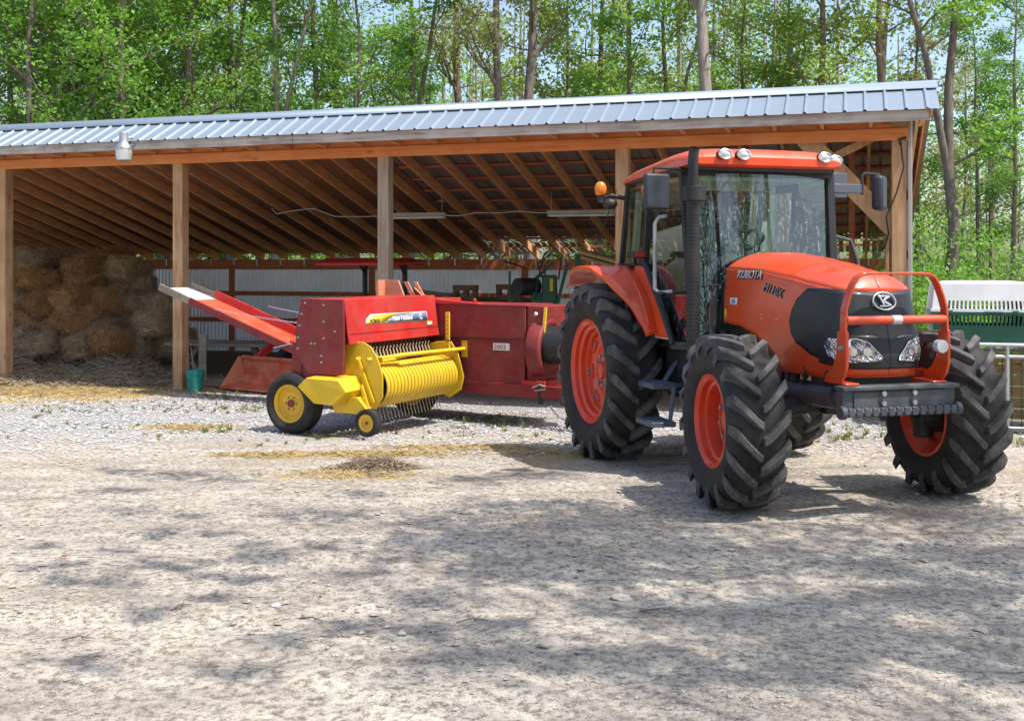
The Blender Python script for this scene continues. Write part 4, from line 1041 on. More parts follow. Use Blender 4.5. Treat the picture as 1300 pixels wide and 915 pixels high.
# corrugated sheets
def rib_profile(x0, x1, pitch=.229, h=.024, minor=False):
    pts = []; x = x0
    while x < x1:
        pts += [(x, 0), (x + .018, h), (x + .034, h), (x + .052, 0)]
        if minor: pts += [(x + .10, 0), (x + .105, .0018), (x + .115, .0018), (x + .12, 0), (x + .16, 0), (x + .165, .0018), (x + .175, .0018), (x + .18, 0)]
        x += pitch
    return [p for p in pts if p[0] <= x1] + [(x1, 0)]
def sheet(name, m, x0, x1, ya, za, yb, zb, nrm, **k):
    pr = rib_profile(x0, x1); q = MB(); q.grid([[(x, ya + nrm[0] * h, za + nrm[1] * h), (x, yb + nrm[0] * h, zb + nrm[1] * h)] for x, h in pr]); return q.build(name, m, shed, SO, smooth=20, **k)
sheet('front_roof_sheet', M['roof'], XL, .40, -.70, front_z(-.70), .05, front_z(.05), (-.54, .84))
sheet('rear_roof_sheet', M['roof_under'], XL, .40, .05, rear_z(.05), 6.05, rear_z(6.05), (.27, .96))
sheet('rear_roof_sheet', M['roof_under'], XL, -7.6, 6.05, rear_z(6.05), 7.15, rear_z(7.15), (.27, .96))
b = MB(); x = -7.55; rr = random.Random(3)
while x < .4:
    wv = .07 + rr.random() * .06
    for (ya, yb) in ((6.05, 6.33), (6.39, 6.72), (6.76, 7.15)):
        if rr.random() < .80: b.add([(x, ya, rear_z(ya)), (x + wv, ya, rear_z(ya)), (x + wv, yb, rear_z(yb)), (x, yb, rear_z(yb))], [(0, 1, 2, 3)])
    x += wv + .035
b.build('slatted_roof_edge', M['roof_under'], shed, SO, solid=.01)
b = MB(); q = []
for y, z in ((-.14, front_z(-.14) + .028), (.02, front_z(.02) + .035), (.06, front_z(.05) + .05), (.10, rear_z(.10) + .035), (.26, rear_z(.26) + .03)): q.append([(XL, y, z), (.42, y, z)])
b.grid(q); b.build('ridge_cap', M['roof'], shed, SO, smooth=20, solid=.004)
b = MB(); b.prism([(-.70, front_z(-.70) - .01), (.05, front_z(.05) - .01), (.05, front_z(.05) - .12), (-.66, front_z(-.66) - .12)], 0, .02, 'y'); b.v = [(.30 + v[1], v[0], v[2]) for v in b.v]
b2 = MB(); b.add([(.30, .05, rear_z(.05) - .01), (.32, .05, rear_z(.05) - .01), (.32, 7.1, rear_z(7.1) - .01), (.30, 7.1, rear_z(7.1) - .01), (.30, .05, rear_z(.05) - .16), (.32, .05, rear_z(.05) - .16), (.32, 7.1, rear_z(7.1) - .16), (.30, 7.1, rear_z(7.1) - .16)], [(0, 1, 2, 3), (4, 5, 6, 7), (0, 1, 5, 4), (2, 3, 7, 6), (0, 3, 7, 4), (1, 2, 6, 5)])
b.build('barge_board', M['beam'], shed, SO)
# rear wall sheet + gable wall sheet (right)
def wsheet(name, m, x0, x1, y, z0, z1):
    pr = [(x0 + k * .0125, .013 * (1 + math.sin(k * 2 * PI / 7.2))) for k in range(int((x1 - x0) / .0125))]; q = MB(); q.grid([[(x, y - h, z0), (x, y - h, z1)] for x, h in pr]); return q.build(name, m, shed, SO, smooth=60)
wsheet('rear_wall_sheet', M['wallmetal'], XL, .15, 6.69, GZ, 1.70)
q = MB(); pr = rib_profile(.0, 6.7, .19, .022); q.grid([[(.11 + h, y, GZ), (.11 + h, y, rear_z(max(y, .05)) - .06)] for y, h in pr if not 2.4 < y < 5.6]) if False else None
pa = [(y, h) for y, h in pr if y < 2.3]; q.grid([[(.11 + h, y, GZ), (.11 + h, y, rear_z(max(y, .05)) - .06)] for y, h in pa])
q.build('gable_wall_sheet', M['wallmetal'], shed, SO, smooth=20)
b = MB(); b.box(.085, .125, -.075, -.03, GZ, 3.62); b.build('corner_trim', M['trim'], shed, SO)
# gable framing inside
b = MB()
for z in (.35, 1.1, 1.85, 2.6): b.box(.07, .105, .12, 2.3, z - .045, z + .045)
for y in (1.15, 2.3, 4.5): b.box(-.07, .07, y - .07, y + .07, GZ, rear_z(y) - .2)
b.box(.07, .105, 2.3, 6.7, 2.2, 2.29); b.box(.07, .105, 2.3, 6.7, .3, .39)
b.box(.055, .072, .3, 1.1, GZ, 1.3)
b.build('gable_framing', M['post'], shed, SO, bevel=.004)
b = MB(); b.beam((-1.40, .135, 3.60), (-.03, .135, 2.12), .24, .04, (0, 1, 0)); b.beam((-1.0, .19, 2.98), (-.25, .19, 3.34), .10, .04, (0, 1, 0)); b.build('knee_brace', M['post'], shed, SO, bevel=.004)
b = MB(); b.box(-.62, -.54, 1.7, 1.85, GZ, 3.45); b.build('post', M['beam_dark'], shed, SO)
b = MB(); b.tube([(.0, -.09, 3.18), (.03, -.10, 2.9), (-.05, -.1, 2.6), (-.17, -.05, 2.3), (-.14, .0, 2.1), (-.2, .05, 1.9)], .010, 6); b.tube([(.0, -.09, 3.18), (-.02, -.12, 3.24), (.06, -.12, 3.26)], .02, 6); b.build('power_cable', M['black_metal'], shed, SO)

# yard light on the fascia
p = SW(-10.72, -.74)
yl = empty('yard_light', (p.x, p.y, 3.30), 0, 'galvanised yard light with ribbed glass lens hanging off the shed fascia', 'lamp')
b = MB(); b.lathe([(.0001, .36), (.04, .36), (.062, .34), (.065, .22), (.075, .19), (.11, .155), (.125, .12), (.125, .10)], axis='z', n=28); b.build('housing', M['steel'], yl)
b = MB(); b.lathe([(.122, .11), (.118, .02), (.105, -.05), (.085, -.065), (.0001, -.065)], axis='z', n=28); b.build('lens', M['lampglass'], yl)
b = MB(); b.tube([(.0, .0, .27), (.10, .08, .28), (.13, .12, .24)], .015, 8); b.tube([(.1, .03, .17), (.15, .03, .17)], .02, 8); b.build('arm', M['steel'], yl)

# fluorescent fixtures
def fluoro(x, label):
    p = SW(x, 3.0)
    e = empty('fluorescent_fixture', (p.x, p.y, 2.53), -SA, label, 'light fixture')
    b = MB(); b.box(-.56, .56, -.06, .06, .01, .07); b.prism([(-.10, .012), (-.06, .06), (.06, .06), (.10, .012)], -.55, .55, 'x'); b.build('housing', M['fluor'], e, bevel=.003)
    b = MB()
    for y in (-.05, .05): b.tube([(-.54, y, -.012), (.54, y, -.012)], .016, 10)
    b.build('tube', M['decal_white'], e)
    b = MB()
    for xx in (-.5, .5): b.tube([(xx, 0, .07), (xx, 0, .38)], .004, 5)
    b.build('hanger', M['wire'], e); return e
fluoro(-7.70, 'long white fluorescent fixture half hidden behind the greyish shed post')
fluoro(-4.78, 'long white fluorescent fixture in the open bay left of the tractor cab')
cb = MB()
def cpath(pts): cb.tube([tuple(SW(x, y, z)) for x, y, z in pts], .009, 6)
cpath([(-10.45, 3.0, 2.72), (-10.35, 3.0, 2.62), (-10.1, 3., 2.66), (-9.75, 3, 2.70), (-9.6, 3, 2.70)]); cpath([(-9.6, 3, 2.70), (-9.2, 3, 2.56), (-8.6, 3.0, 2.55), (-8.26, 3, 2.555)])
cpath([(-7.14, 3, 2.55), (-6.9, 3, 2.54), (-6.6, 3, 2.585), (-6.2, 3, 2.58), (-5.8, 3, 2.60), (-5.5, 3, 2.57), (-5.34, 3, 2.57)]); cpath([(-4.22, 3, 2.58), (-3.9, 3, 2.575), (-3.4, 3, 2.58), (-2.9, 3, 2.6)])
o = cb.build('lighting_cable', M['wire']); tag(o, 'thin white cable strung between the fluorescent fixtures under the shed roof', 'cable')

# ---------------------------------------------------------------- things inside the shed
# compact tractor with canopy and loader bucket
ang = math.atan2(-1.75, -1.25)
ct = empty('compact_tractor', (-2.35, 18.0, GZ), ang, 'small red tractor with flat canopy and front loader, parked inside the shed', 'tractor')
b = MB(); b.add([(-.55, -.70, 1.93), (-.55, .70, 1.93), (.6, .70, 1.91), (.6, -.70, 1.91), (-.4, -.55, 1.99), (-.4, .55, 1.99), (.45, .55, 1.99), (.45, -.55, 1.99), (-.55, -.70, 1.88), (-.55, .70, 1.88), (.6, .70, 1.86), (.6, -.70, 1.86)],
      [(0, 1, 5, 4), (1, 2, 6, 5), (2, 3, 7, 6), (3, 0, 4, 7), (4, 5, 6, 7), (0, 1, 9, 8), (1, 2, 10, 9), (2, 3, 11, 10), (3, 0, 8, 11), (8, 9, 10, 11)])
b.build('canopy', M['red'], ct, bevel=.01)
b = MB()
for y in (-.45, .45):
    b.beam((-.35, y, .7), (-.35, y, 1.95), .06, .06); b.tube([(-.35, y, 1.7), (-.25, y, 1.85), (-.1, y, 1.93)], .02, 6); b.tube([(-.35, y - .08, 1.3), (-.35, y + .08, 1.3)], .05, 8)
b.build('roll_bar', M['black_metal'], ct)
b = MB(); b.box(.35, 1.45, -.26, .26, .62, 1.05); b.build('hood', M['red'], ct, bevel=.06, seg=3)
b = MB(); b.box(-.5, 1.3, -.2, .2, .4, .66); b.box(-.3, .3, -.4, .4, .55, .68); b.build('chassis', M['black_metal'], ct, bevel=.02)
b = MB(); b.box(-.35, .1, -.22, .22, .8, .92); b.box(-.4, -.3, -.22, .22, .9, 1.25); b.build('seat', M['seat'], ct, bevel=.04)
for s in (-1, 1):
    b = MB(); b.lathe([(.48, -.14), (.50, .14)], (-.3, s * .62, .50), 'y', 16, 0, PI); b.build('fender', M['red'], ct, solid=.01)
    for (x, rr, wd) in ((-.3, .45, .28), (1.15, .30, .2)):
        e = empty('wheel', (x, s * .62, rr)); e.parent = ct
        b = MB(); b.lathe([(rr * .55, -wd * .4), (rr * .8, -wd * .5), (rr, -wd * .4), (rr, wd * .4), (rr * .8, wd * .5), (rr * .55, wd * .4)], n=28); b.build('tyre', M['tyre'], e)
        b = MB(); b.lathe([(rr * .56, -wd * .4), (rr * .5, -.02), (.001, -.02), (.001, .02), (rr * .5, .02), (rr * .56, wd * .4)], n=28); b.build('rim', M['orange_rim'], e)
    b = MB(); b.beam((.2, s * .48, .95), (1.0, s * .48, 1.05), .06, .10); b.beam((1.0, s * .48, 1.05), (2.0, s * .48, .45), .06, .12); b.beam((.6, s * .48, .7), (1.5, s * .48, .72), .04, .04); b.build('loader_arm', M['red'], ct, bevel=.005)
b = MB(); pr = [(2.02, .02), (2.52, .02), (2.50, .05), (2.14, .08), (2.06, .19), (2.07, .40), (2.12, .46), (2.08, .49), (2.01, .42)]
b.prism(pr, -.74, .74, 'y'); bk_ = b.build('loader_bucket', M['orange_old'], ct, bevel=.004)
for s in (-1, 1):
    b = MB(); b.prism([(2.02, .02), (2.52, .02), (2.48, .05), (2.14, .48), (2.02, .43)], s * .74 - .01, s * .74 + .01, 'y'); b.build('bucket_cheek', M['orange_pale'], bk_, bevel=.003)

# teal bucket with sticks
p = W(248, 495, 16.2)
bu = empty('utility_bucket', (p.x, p.y, GZ), 0, 'teal plastic bucket holding two thin sticks beside the shed post', 'bucket')
b = MB(); b.lathe([(.0001, .0), (.112, .0), (.135, .30), (.142, .30), (.142, .315), (.128, .315), (.108, .012)], axis='z', n=32)
b.lathe([(.136, .25), (.144, .252), (.144, .262), (.137, .264)], axis='z', n=32); b.build('tub', M['teal'], bu)
b = MB(); b.tube([(-.14 * math.cos(t), -.14 * math.sin(t) * 1.0 - .005, .25 - .10 * math.sin(t)) for t in [PI * k / 12 for k in range(13)]], .003, 5); b.build('bail_handle', M['black_metal'], bu)
for k, (dx, dy, lx, L_) in enumerate(((.02, .0, -.10, .62), (-.02, .03, -.14, .50))):
    b = MB(); b.tube([(0, 0, 0), (lx * .5, .02, L_ * .5), (lx, .05, L_)], .009, 6); o = b.build('stick', M['greywood']); o.location = (p.x + dx, p.y + dy, GZ + .02)
    tag(o, ('longer' if k == 0 else 'shorter') + ' bare stick leaning in the teal bucket', 'stick')
# plank leaning behind
o = MB(); pp = W(257, 440, 16.9); o.beam((pp.x, pp.y, GZ), (pp.x - .03, pp.y + .12, .62), .12, .03, (0, 1, 0)); o = o.build('grey_plank', M['greywood'], bevel=.003); tag(o, 'short grey plank standing upright behind the teal bucket', 'plank')
# rough board table
e = empty('board_bench', (-4.9, 18.6, GZ), -SA + .1, 'rough grey board bench against the back wall under the baler chute', 'bench')
b = MB()
for k in range(3): b.box(-1.0, 1.0, -.3 + k * .2, -.12 + k * .2, .50 + .012 * k, .55 + .01 * k)
b.build('board_top', M['greywood'], e, bevel=.004)
b = MB(); b.beam((-.8, 0, 0), (-.5, 0, .5), .08, .08); b.beam((.8, 0, 0), (.5, 0, .5), .08, .08); b.beam((-.5, 0, 0), (-.8, 0, .5), .08, .08); b.beam((.5, 0, 0), (.8, 0, .5), .08, .08); b.build('trestle_legs', M['greywood'], e)
for k in range(2):
    b = MB(); b.box(0, 2.6, 0, .14, 0, .05); o = b.build('floor_plank', M['greywood'], bevel=.004); q = W(262, 480, 16.7 + .6 * k); o.location = (q.x, q.y, GZ + .01); o.rotation_euler = (0, 0, -SA + .03 * k)
    tag(o, ['weathered plank lying on the ground just behind the teal bucket', 'weathered plank on the shed floor farther back behind the loader bucket'][k], 'plank')
# pallets standing up
def pallet(px, py, Y, wd, hh, label):
    p = W(px, py, Y); e = empty('wooden_crate', (p.x, p.y, GZ), -SA, label, 'crate')
    z1 = p.z - GZ; z0 = z1 - hh
    b = MB()
    for k in range(5): b.box(-wd / 2, wd / 2, -.02, .0, z1 - .09 - k * .19, z1 - k * .19)
    b.build('slats', M['pallet'], e, bevel=.003)
    b = MB()
    for x in (-wd / 2, -.03, wd / 2 - .08): b.box(x, x + .08, 0, .09, 0, z1)
    b.build('runners', M['pallet'], e)
    b = MB()
    for k in range(5): b.box(-wd / 2, wd / 2, .09, .11, z1 - .09 - k * .19, z1 - k * .19)
    b.build('slats', M['pallet'], e)
pallet(590, 362, 18.3, .42, .6, 'narrow brown wooden crate standing behind the red baler, left one of two')
pallet(646, 361, 18.6, .46, .6, 'brown slatted wooden crate behind the baler, right one next to the green rake')
for k, (a, b_, lab) in enumerate((((523, 370, 18.0), (572, 377, 18.0), 'dark timber piece lying across behind the red canopy tractor'), ((585, 380, 19.0), (700, 383, 19.0), 'long low dark timber beam behind the two crates'))):
    m_ = MB(); A, B_ = W(*a), W(*b_); m_.beam(A, B_, .2, .10); m_.box(A.x + .05, A.x + .15, A.y - .05, A.y + .05, GZ, A.z); m_.box(B_.x - .15, B_.x - .05, B_.y - .05, B_.y + .05, GZ, B_.z)
    o = m_.build('timber_rail', M['pallet'], bevel=.005); tag(o, lab, 'timber')
# green hay rake
p = W(700, 400, 17.2); gr = empty('hay_rake', (p.x, p.y, GZ), 0, 'dark green wheeled hay rake with raised arms, hoses and a black drum', 'hay rake')
def GL(px, py, Y): q = W(px, py, Y); return (q.x - p.x, q.y - p.y, q.z - GZ)
b = MB()
b.beam(GL(638, 392, 17.3), GL(703, 333, 17.3), .05, .05); b.beam(GL(647, 400, 17.3), GL(647, 344, 17.3), .035, .035); b.beam(GL(706, 392, 17.1), GL(721, 333, 17.1), .06, .05); b.beam(GL(734, 350, 16.9), GL(734, 322, 16.9), .11, .10)
b.beam(GL(640, 390, 17.3), GL(720, 425, 17.0), .07, .07); b.beam(GL(705, 425, 17.0), GL(738, 425, 17.0), .12, .12); b.beam(GL(734, 350, 16.9), GL(725, 425, 17.0), .05, .05)
b.build('frame', M['green'], gr, bevel=.006)
b = MB(); q = GL(698, 375, 17.1); b.box(q[0] - .12, q[0] + .12, -.1, .15, q[2] - .75, q[2] + .32); b.box(q[0] - .28, q[0] - .1, -.05, .1, .1, q[2] + .05); b.build('gearbox', M['green'], gr, bevel=.03)
b = MB(); q = GL(671, 364, 17.2); b.tube([(q[0] - .18, q[1] - .1, q[2]), (q[0] + .12, q[1] + .15, q[2])], .14, 18); b.build('drum', M['black_metal'], gr)
b = MB()
for a in ([(688, 352), (682, 335), (700, 322), (712, 330), (709, 355)], [(693, 350), (690, 340), (697, 330)], [(679, 380), (684, 350), (690, 325), (697, 318)], [(640, 332), (655, 336), (668, 341)]):
    b.tube([GL(x, y, 17.1) for x, y in a], .014, 6)
b.build('hydraulic_hose', M['black_metal'], gr)
b = MB(); q = GL(700, 362, 16.95); b.box(q[0] - .02, q[0] + .03, -.13, -.11, q[2] - .1, q[2] + .1); b.build('yellow_label', M['decal_yellow'], gr)
for k in range(2):
    e = empty('rake_wheel', (-.35 + .75 * k, .1, .42)); e.parent = gr
    b = MB(); b.tube([(.36 * math.cos(t), 0, .36 * math.sin(t)) for t in [2 * PI * j / 24 for j in range(25)]], .02, 6, cap=False)
    for j in range(12): t = 2 * PI * j / 12; b.tube([(0, 0, 0), (.42 * math.cos(t), .02, .42 * math.sin(t))], .006, 4)
    b.build('rim', M['green'], e)
# lumber on a cross piece + old boards
e = MB(); A = W(742, 320, 16.6); B_ = W(790, 333, 16.2); e.beam(A, B_, .35, .05); e.beam(A + Vector((.0, .1, -.08)), B_ + Vector((0, .1, -.08)), .2, .05); o = e.build('lumber', M['lumber'], bevel=.004)
tag(o, 'pale yellow boards sticking out high beside the tractor cab', 'lumber')
e = MB(); A = W(733, 351, 15.6); B_ = W(800, 351, 15.4)
for k in range(3): e.beam(A + Vector((0, 0, -.045 * k)), B_ + Vector((0, 0, -.045 * k)), .3, .04)
o = e.build('stacked_boards', M['greywood'], bevel=.004); tag(o, 'weathered grey boards lying level behind the big rear tyre', 'lumber')
e = MB()
for (q, _) in ((W(740, 360, 15.7), 0), (W(795, 360, 15.5), 0)): e.box(q.x - .05, q.x + .05, q.y - .1, q.y + .1, GZ, 1.44)
o = e.build('board_rack', M['pallet']); tag(o, 'dark wooden rack holding up the weathered boards behind the rear tyre', 'rack')
# pale rolls at the right end
for r_ in range(3):
    q = W(1086, 370 + 13 * r_, 18.2 - .05 * r_)
    e = empty('fence_roll', (q.x - .1, q.y, q.z), -SA, ['top', 'middle', 'lowest'][r_] + ' pale fence roll of three stacked inside the shed end', 'fence roll', 'pale fence rolls stacked in the shed')
    b = MB(); b.tube([(-.45, 0, 0), (.45, 0, 0)], .085, 16)
    b.build('roll', M['lumber'], e)
    b = MB()
    for k in range(14): x = -.42 + .84 * k / 13; b.tube([(x, .09 * math.cos(t), .09 * math.sin(t)) for t in [2 * PI * j / 12 for j in range(13)]], .004, 4, cap=False)
    b.build('wire_wrap', M['wire'], e)
q = W(1086, 420, 18.1); b = MB(); b.box(-.6, .5, -.15, .15, 0, .48); 
for k in range(2): b.box(-.65 + 1.1 * k, -.58 + 1.1 * k, -.18, .18, 0, 1.4)
o = b.build('roll_rack', M['pallet']); o.location = (q.x - .1, q.y, GZ); o.rotation_euler = (0, 0, -SA); tag(o, 'low timber rack carrying the pale fence rolls', 'rack')

# ---------------------------------------------------------------- hay
nrs = np.random.RandomState(5)
def strands(n, cfun, length, width, flat=.5, curve=.3, sd=0):
    """returns V array of quads (2 per strand)"""
    r = np.random.RandomState(sd); C = cfun(n, r); n = len(C)
    th = r.uniform(0, 2 * np.pi, n); el = r.normal(0, flat, n)
    d = np.stack([np.cos(th) * np.cos(el), np.sin(th) * np.cos(el), np.sin(el)], 1); L_ = length * r.uniform(.5, 1.3, n)[:, None]
    s_ = np.cross(d, r.normal(size=(n, 3))); s_ /= np.linalg.norm(s_, axis=1)[:, None] + 1e-9; wv = s_ * width * r.uniform(.6, 1.3, n)[:, None]
    bend = np.cross(d, s_) * L_ * curve * r.uniform(-1, 1, n)[:, None]
    A, Bm, Cc = C - d * L_ / 2, C + bend * .5, C + d * L_ / 2
    q1 = np.stack([A - wv, A + wv, Bm + wv, Bm - wv], 1); q2 = np.stack([Bm - wv, Bm + wv, Cc + wv, Cc - wv], 1)
    return np.concatenate([q1, q2], 1).reshape(-1, 3)
def bale_mesh(sd):
    r = np.random.RandomState(sd); b = bmesh.new(); bmesh.ops.create_cube(b, size=1); bmesh.ops.subdivide_edges(b, edges=b.edges[:], cuts=9, use_grid_fill=True)
    for v in b.verts:
        p = v.co.copy(); q = Vector((abs(p.x) * 2, abs(p.y) * 2, abs(p.z) * 2))
        # round the corners
        m_ = max(q.x, q.y, q.z); rr = (q.x ** 6 + q.y ** 6 + q.z ** 6) ** (1 / 6); p *= m_ / rr
        p = Vector((p.x * .47, p.y * .92, p.z * .42))
        nn = noise.noise(p * 5 + Vector((sd, 0, 0))) * .045 + noise.noise(p * 14 + Vector((0, sd, 0))) * .025
        tw = -.02 * (math.exp(-((abs(p.x) - .10) / .03) ** 2))
        p += p.normalized() * (nn + tw); v.co = p
    me = bpy.data.meshes.new('bale'); b.to_mesh(me); b.free()
    V0 = np.array([v.co for v in me.vertices]); F0 = [tuple(f.vertices) for f in me.polygons]
    def cf(n, r_):
        i = r_.randint(0, len(V0), n); return V0[i] * r_.uniform(.98, 1.07, (n, 1)) + r_.normal(0, .012, (n, 3))
    S = strands(2800, cf, .15, .0034, .6, .7, sd)
    vs = np.concatenate([V0, S]); n0 = len(V0); fs = F0 + [tuple(range(n0 + 4 * i, n0 + 4 * i + 4)) for i in range(len(S) // 4)]
    m2 = bpy.data.meshes.new('hay_bale'); m2.from_pydata(vs.tolist(), [], fs); bpy.data.meshes.remove(me)
    return m2
bm_a = [bale_mesh(11 + i) for i in range(4)]
for m_ in bm_a: m_.materials.append(M['hay'])
bm_o = []
for i in range(2):
    m_ = bm_a[i].copy(); m_.materials.clear(); m_.materials.append(M['hay_orange']); bm_o.append(m_)
rows_ = [  # (py centre, Y, [px...])
    (440, 19.3, [22, 52, 84, 116, 148, 182, 212]),
    (414, 19.8, [16, 46, 78, 108, 140, 172, 203]),
    (388, 20.3, [20, 50, 82, 112, 146, 178, 206]),
    (362, 20.8, [28, 58, 90, 122, 152, 184]),
    (340, 21.3, [20, 48, 86, 118, 150, 172]),
    (331, 21.9, [52, 100, 150])]
ordn = ['leftmost', 'second from the left', 'third from the left', 'fourth from the left', 'fifth from the left', 'sixth from the left', 'rightmost']
rown = ['bottom row', 'second row up', 'third row up', 'fourth row up', 'fifth row up', 'top row']
orange_set = {(2, 2), (2, 1), (3, 1), (3, 3), (4, 2), (4, 3), (5, 2), (1, 3), (3, 4), (2, 4), (0, 4), (1, 1)}
for ri, (py, Y, pxs) in enumerate(rows_):
    for ci, px in enumerate(pxs):
        q = W(px + rnd.uniform(-7, 7), py + rnd.uniform(-6, 5), Y + rnd.uniform(-.45, .25))
        me = bm_o[ci % 2] if (ri, ci) in orange_set else bm_a[(ri * 3 + ci) % 4]
        o = link('hay_bale', me, None, q); o.rotation_euler = (rnd.uniform(-.3, .3), rnd.uniform(-.42, .42), -SA + rnd.uniform(-.6, .6) + (PI / 2 if rnd.random() < .25 else 0)); s_ = rnd.uniform(.88, 1.12); o.scale = (s_, s_ * .95, s_)
        if ci == len(pxs) - 1: on = 'rightmost'
        else: on = ordn[ci]
        tag(o, ('orange brown' if (ri, ci) in orange_set else 'brown') + ' ragged bale, ' + on + ' in the ' + rown[ri] + ' of stack', 'hay bale', 'hay bales stacked in the shed')
# inner supporting rows are covered by these; loose hay heap at the foot of the stack
def heap(n, r):
    px = r.uniform(-60, 226, n * 2); yy = r.uniform(16.7, 19.6, n * 2)
    X = (px - 650) / F_PX * yy
    hgt = (.05 + .33 * np.clip((yy - 17.0) / 1.8, 0, 1)) * (.65 + .35 * np.sin(px * .045 + 1.2) + .25 * np.sin(px * .11 + yy * 2)) * np.clip((235 - px) / 60, .1, 1)
    z = GZ + np.abs(hgt) * r.uniform(.55, 1.0, n * 2)
    return np.stack([X, yy, z], 1)[:n]
V = strands(16000, heap, .28, .0042, .22, .5, 3)
o = link('loose_hay', quads_mesh('loose_hay', V, 4, M['straw_dull'])); tag(o, 'tangled loose grey-brown hay heaped at the foot of the bale stack', 'loose hay', None, 'stuff')
mb_ = MB(); P = []
for i in range(60):
    row = []
    for j in range(24):
        px = -120 + 350 * i / 59; yy = 16.5 + 3.0 * j / 23; X = (px - 650) / F_PX * yy
        hh = (.02 + .28 * min(max((yy - 17.0) / 1.8, 0), 1)) * (.65 + .35 * math.sin(px * .045 + 1.2) + .25 * math.sin(px * .11 + yy * 2)) * min(max((235 - px) / 60, .1), 1)
        row.append((X, yy, GZ + abs(hh) * .85 - .02 + .03 * noise.noise(Vector((X * 4, yy * 4, 0)))))
    P.append(row)
mb_.grid(P); o = mb_.build('hay_mound', M['straw_dull']); tag(o, 'matted hay mound under the loose strands', 'loose hay', None, 'stuff')
# ================================================================== GROUND
def vnoise(x, y, sc_, seed):
    r = np.random.RandomState(seed); T = r.rand(256, 256); X = x * sc_; Y = y * sc_
    i = np.floor(X).astype(int); j = np.floor(Y).astype(int); fx = X - i; fy = Y - j; fx = fx * fx * (3 - 2 * fx); fy = fy * fy * (3 - 2 * fy)
    g = lambda a, b: T[a % 256, b % 256]
    return (g(i, j) * (1 - fx) + g(i + 1, j) * fx) * (1 - fy) + (g(i, j + 1) * (1 - fx) + g(i + 1, j + 1) * fx) * fy - .5
def gz_np(x, y):
    b = -0.035 * (np.clip(y, 8, 12.9) - 8)
    fade = np.clip((40 - np.abs(y)) / 30, 0, 1)
    h = vnoise(x, y, .35, 1) * .035 + vnoise(x + .3 * y, y, 1.3, 2) * .022 + vnoise(x, y * 1.6, 4, 3) * .014 + vnoise(x, y, 11, 4) * .009
    m = np.clip((y - 13) / 3, 0, 1)
    rut = 0
    for (a, k_, wv, am) in ((5.6, .10, .16, .030), (6.5, .16, .15, .028), (7.3, -.06, .14, .022), (8.9, .05, .16, .022), (4.9, -.08, .15, .024)):
        d = (y - a - k_ * x - .25 * np.sin(x * .7 + a)) / wv; rut = rut + am * (-np.exp(-d * d) + .55 * np.exp(-(d - 1.6) ** 2) + .4 * np.exp(-(d + 1.6) ** 2)) * (.6 + .8 * vnoise(x, y, .9, 31))
    return b + h * fade * (1 - .5 * m) - .006 + rut * np.clip(1 - np.abs(x) / 12, 0, 1) * .6
def axis_(lo, hi, st, far):
    a = list(np.arange(lo, hi + 1e-6, st)); s_ = st; x = hi
    while x < far: s_ *= 1.35; x += s_; a.append(x)
    s_ = st; x = lo
    while x > -far: s_ *= 1.35; x -= s_; a.insert(0, x)
    return np.array(a)
xs = axis_(-7.5, 7.5, .04, 420); ys = axis_(3.0, 18.0, .04, 420)
XX, YY = np.meshgrid(xs, ys, indexing='ij'); ZZ = gz_np(XX, YY)
V = np.stack([XX, YY, ZZ], -1).reshape(-1, 3); nx, ny = len(xs), len(ys)
I = np.arange(nx * ny).reshape(nx, ny); Fq = np.stack([I[:-1, :-1], I[1:, :-1], I[1:, 1:], I[:-1, 1:]], -1).reshape(-1, 4)
me = bpy.data.meshes.new('ground'); me.vertices.add(len(V)); me.vertices.foreach_set('co', V.astype(np.float32).ravel()); me.loops.add(Fq.size); me.loops.foreach_set('vertex_index', Fq.astype(np.int32).ravel())
me.polygons.add(len(Fq)); me.polygons.foreach_set('loop_start', np.arange(0, Fq.size, 4, dtype=np.int32)); me.update(calc_edges=True); me.polygons.foreach_set('use_smooth', [True] * len(me.polygons))
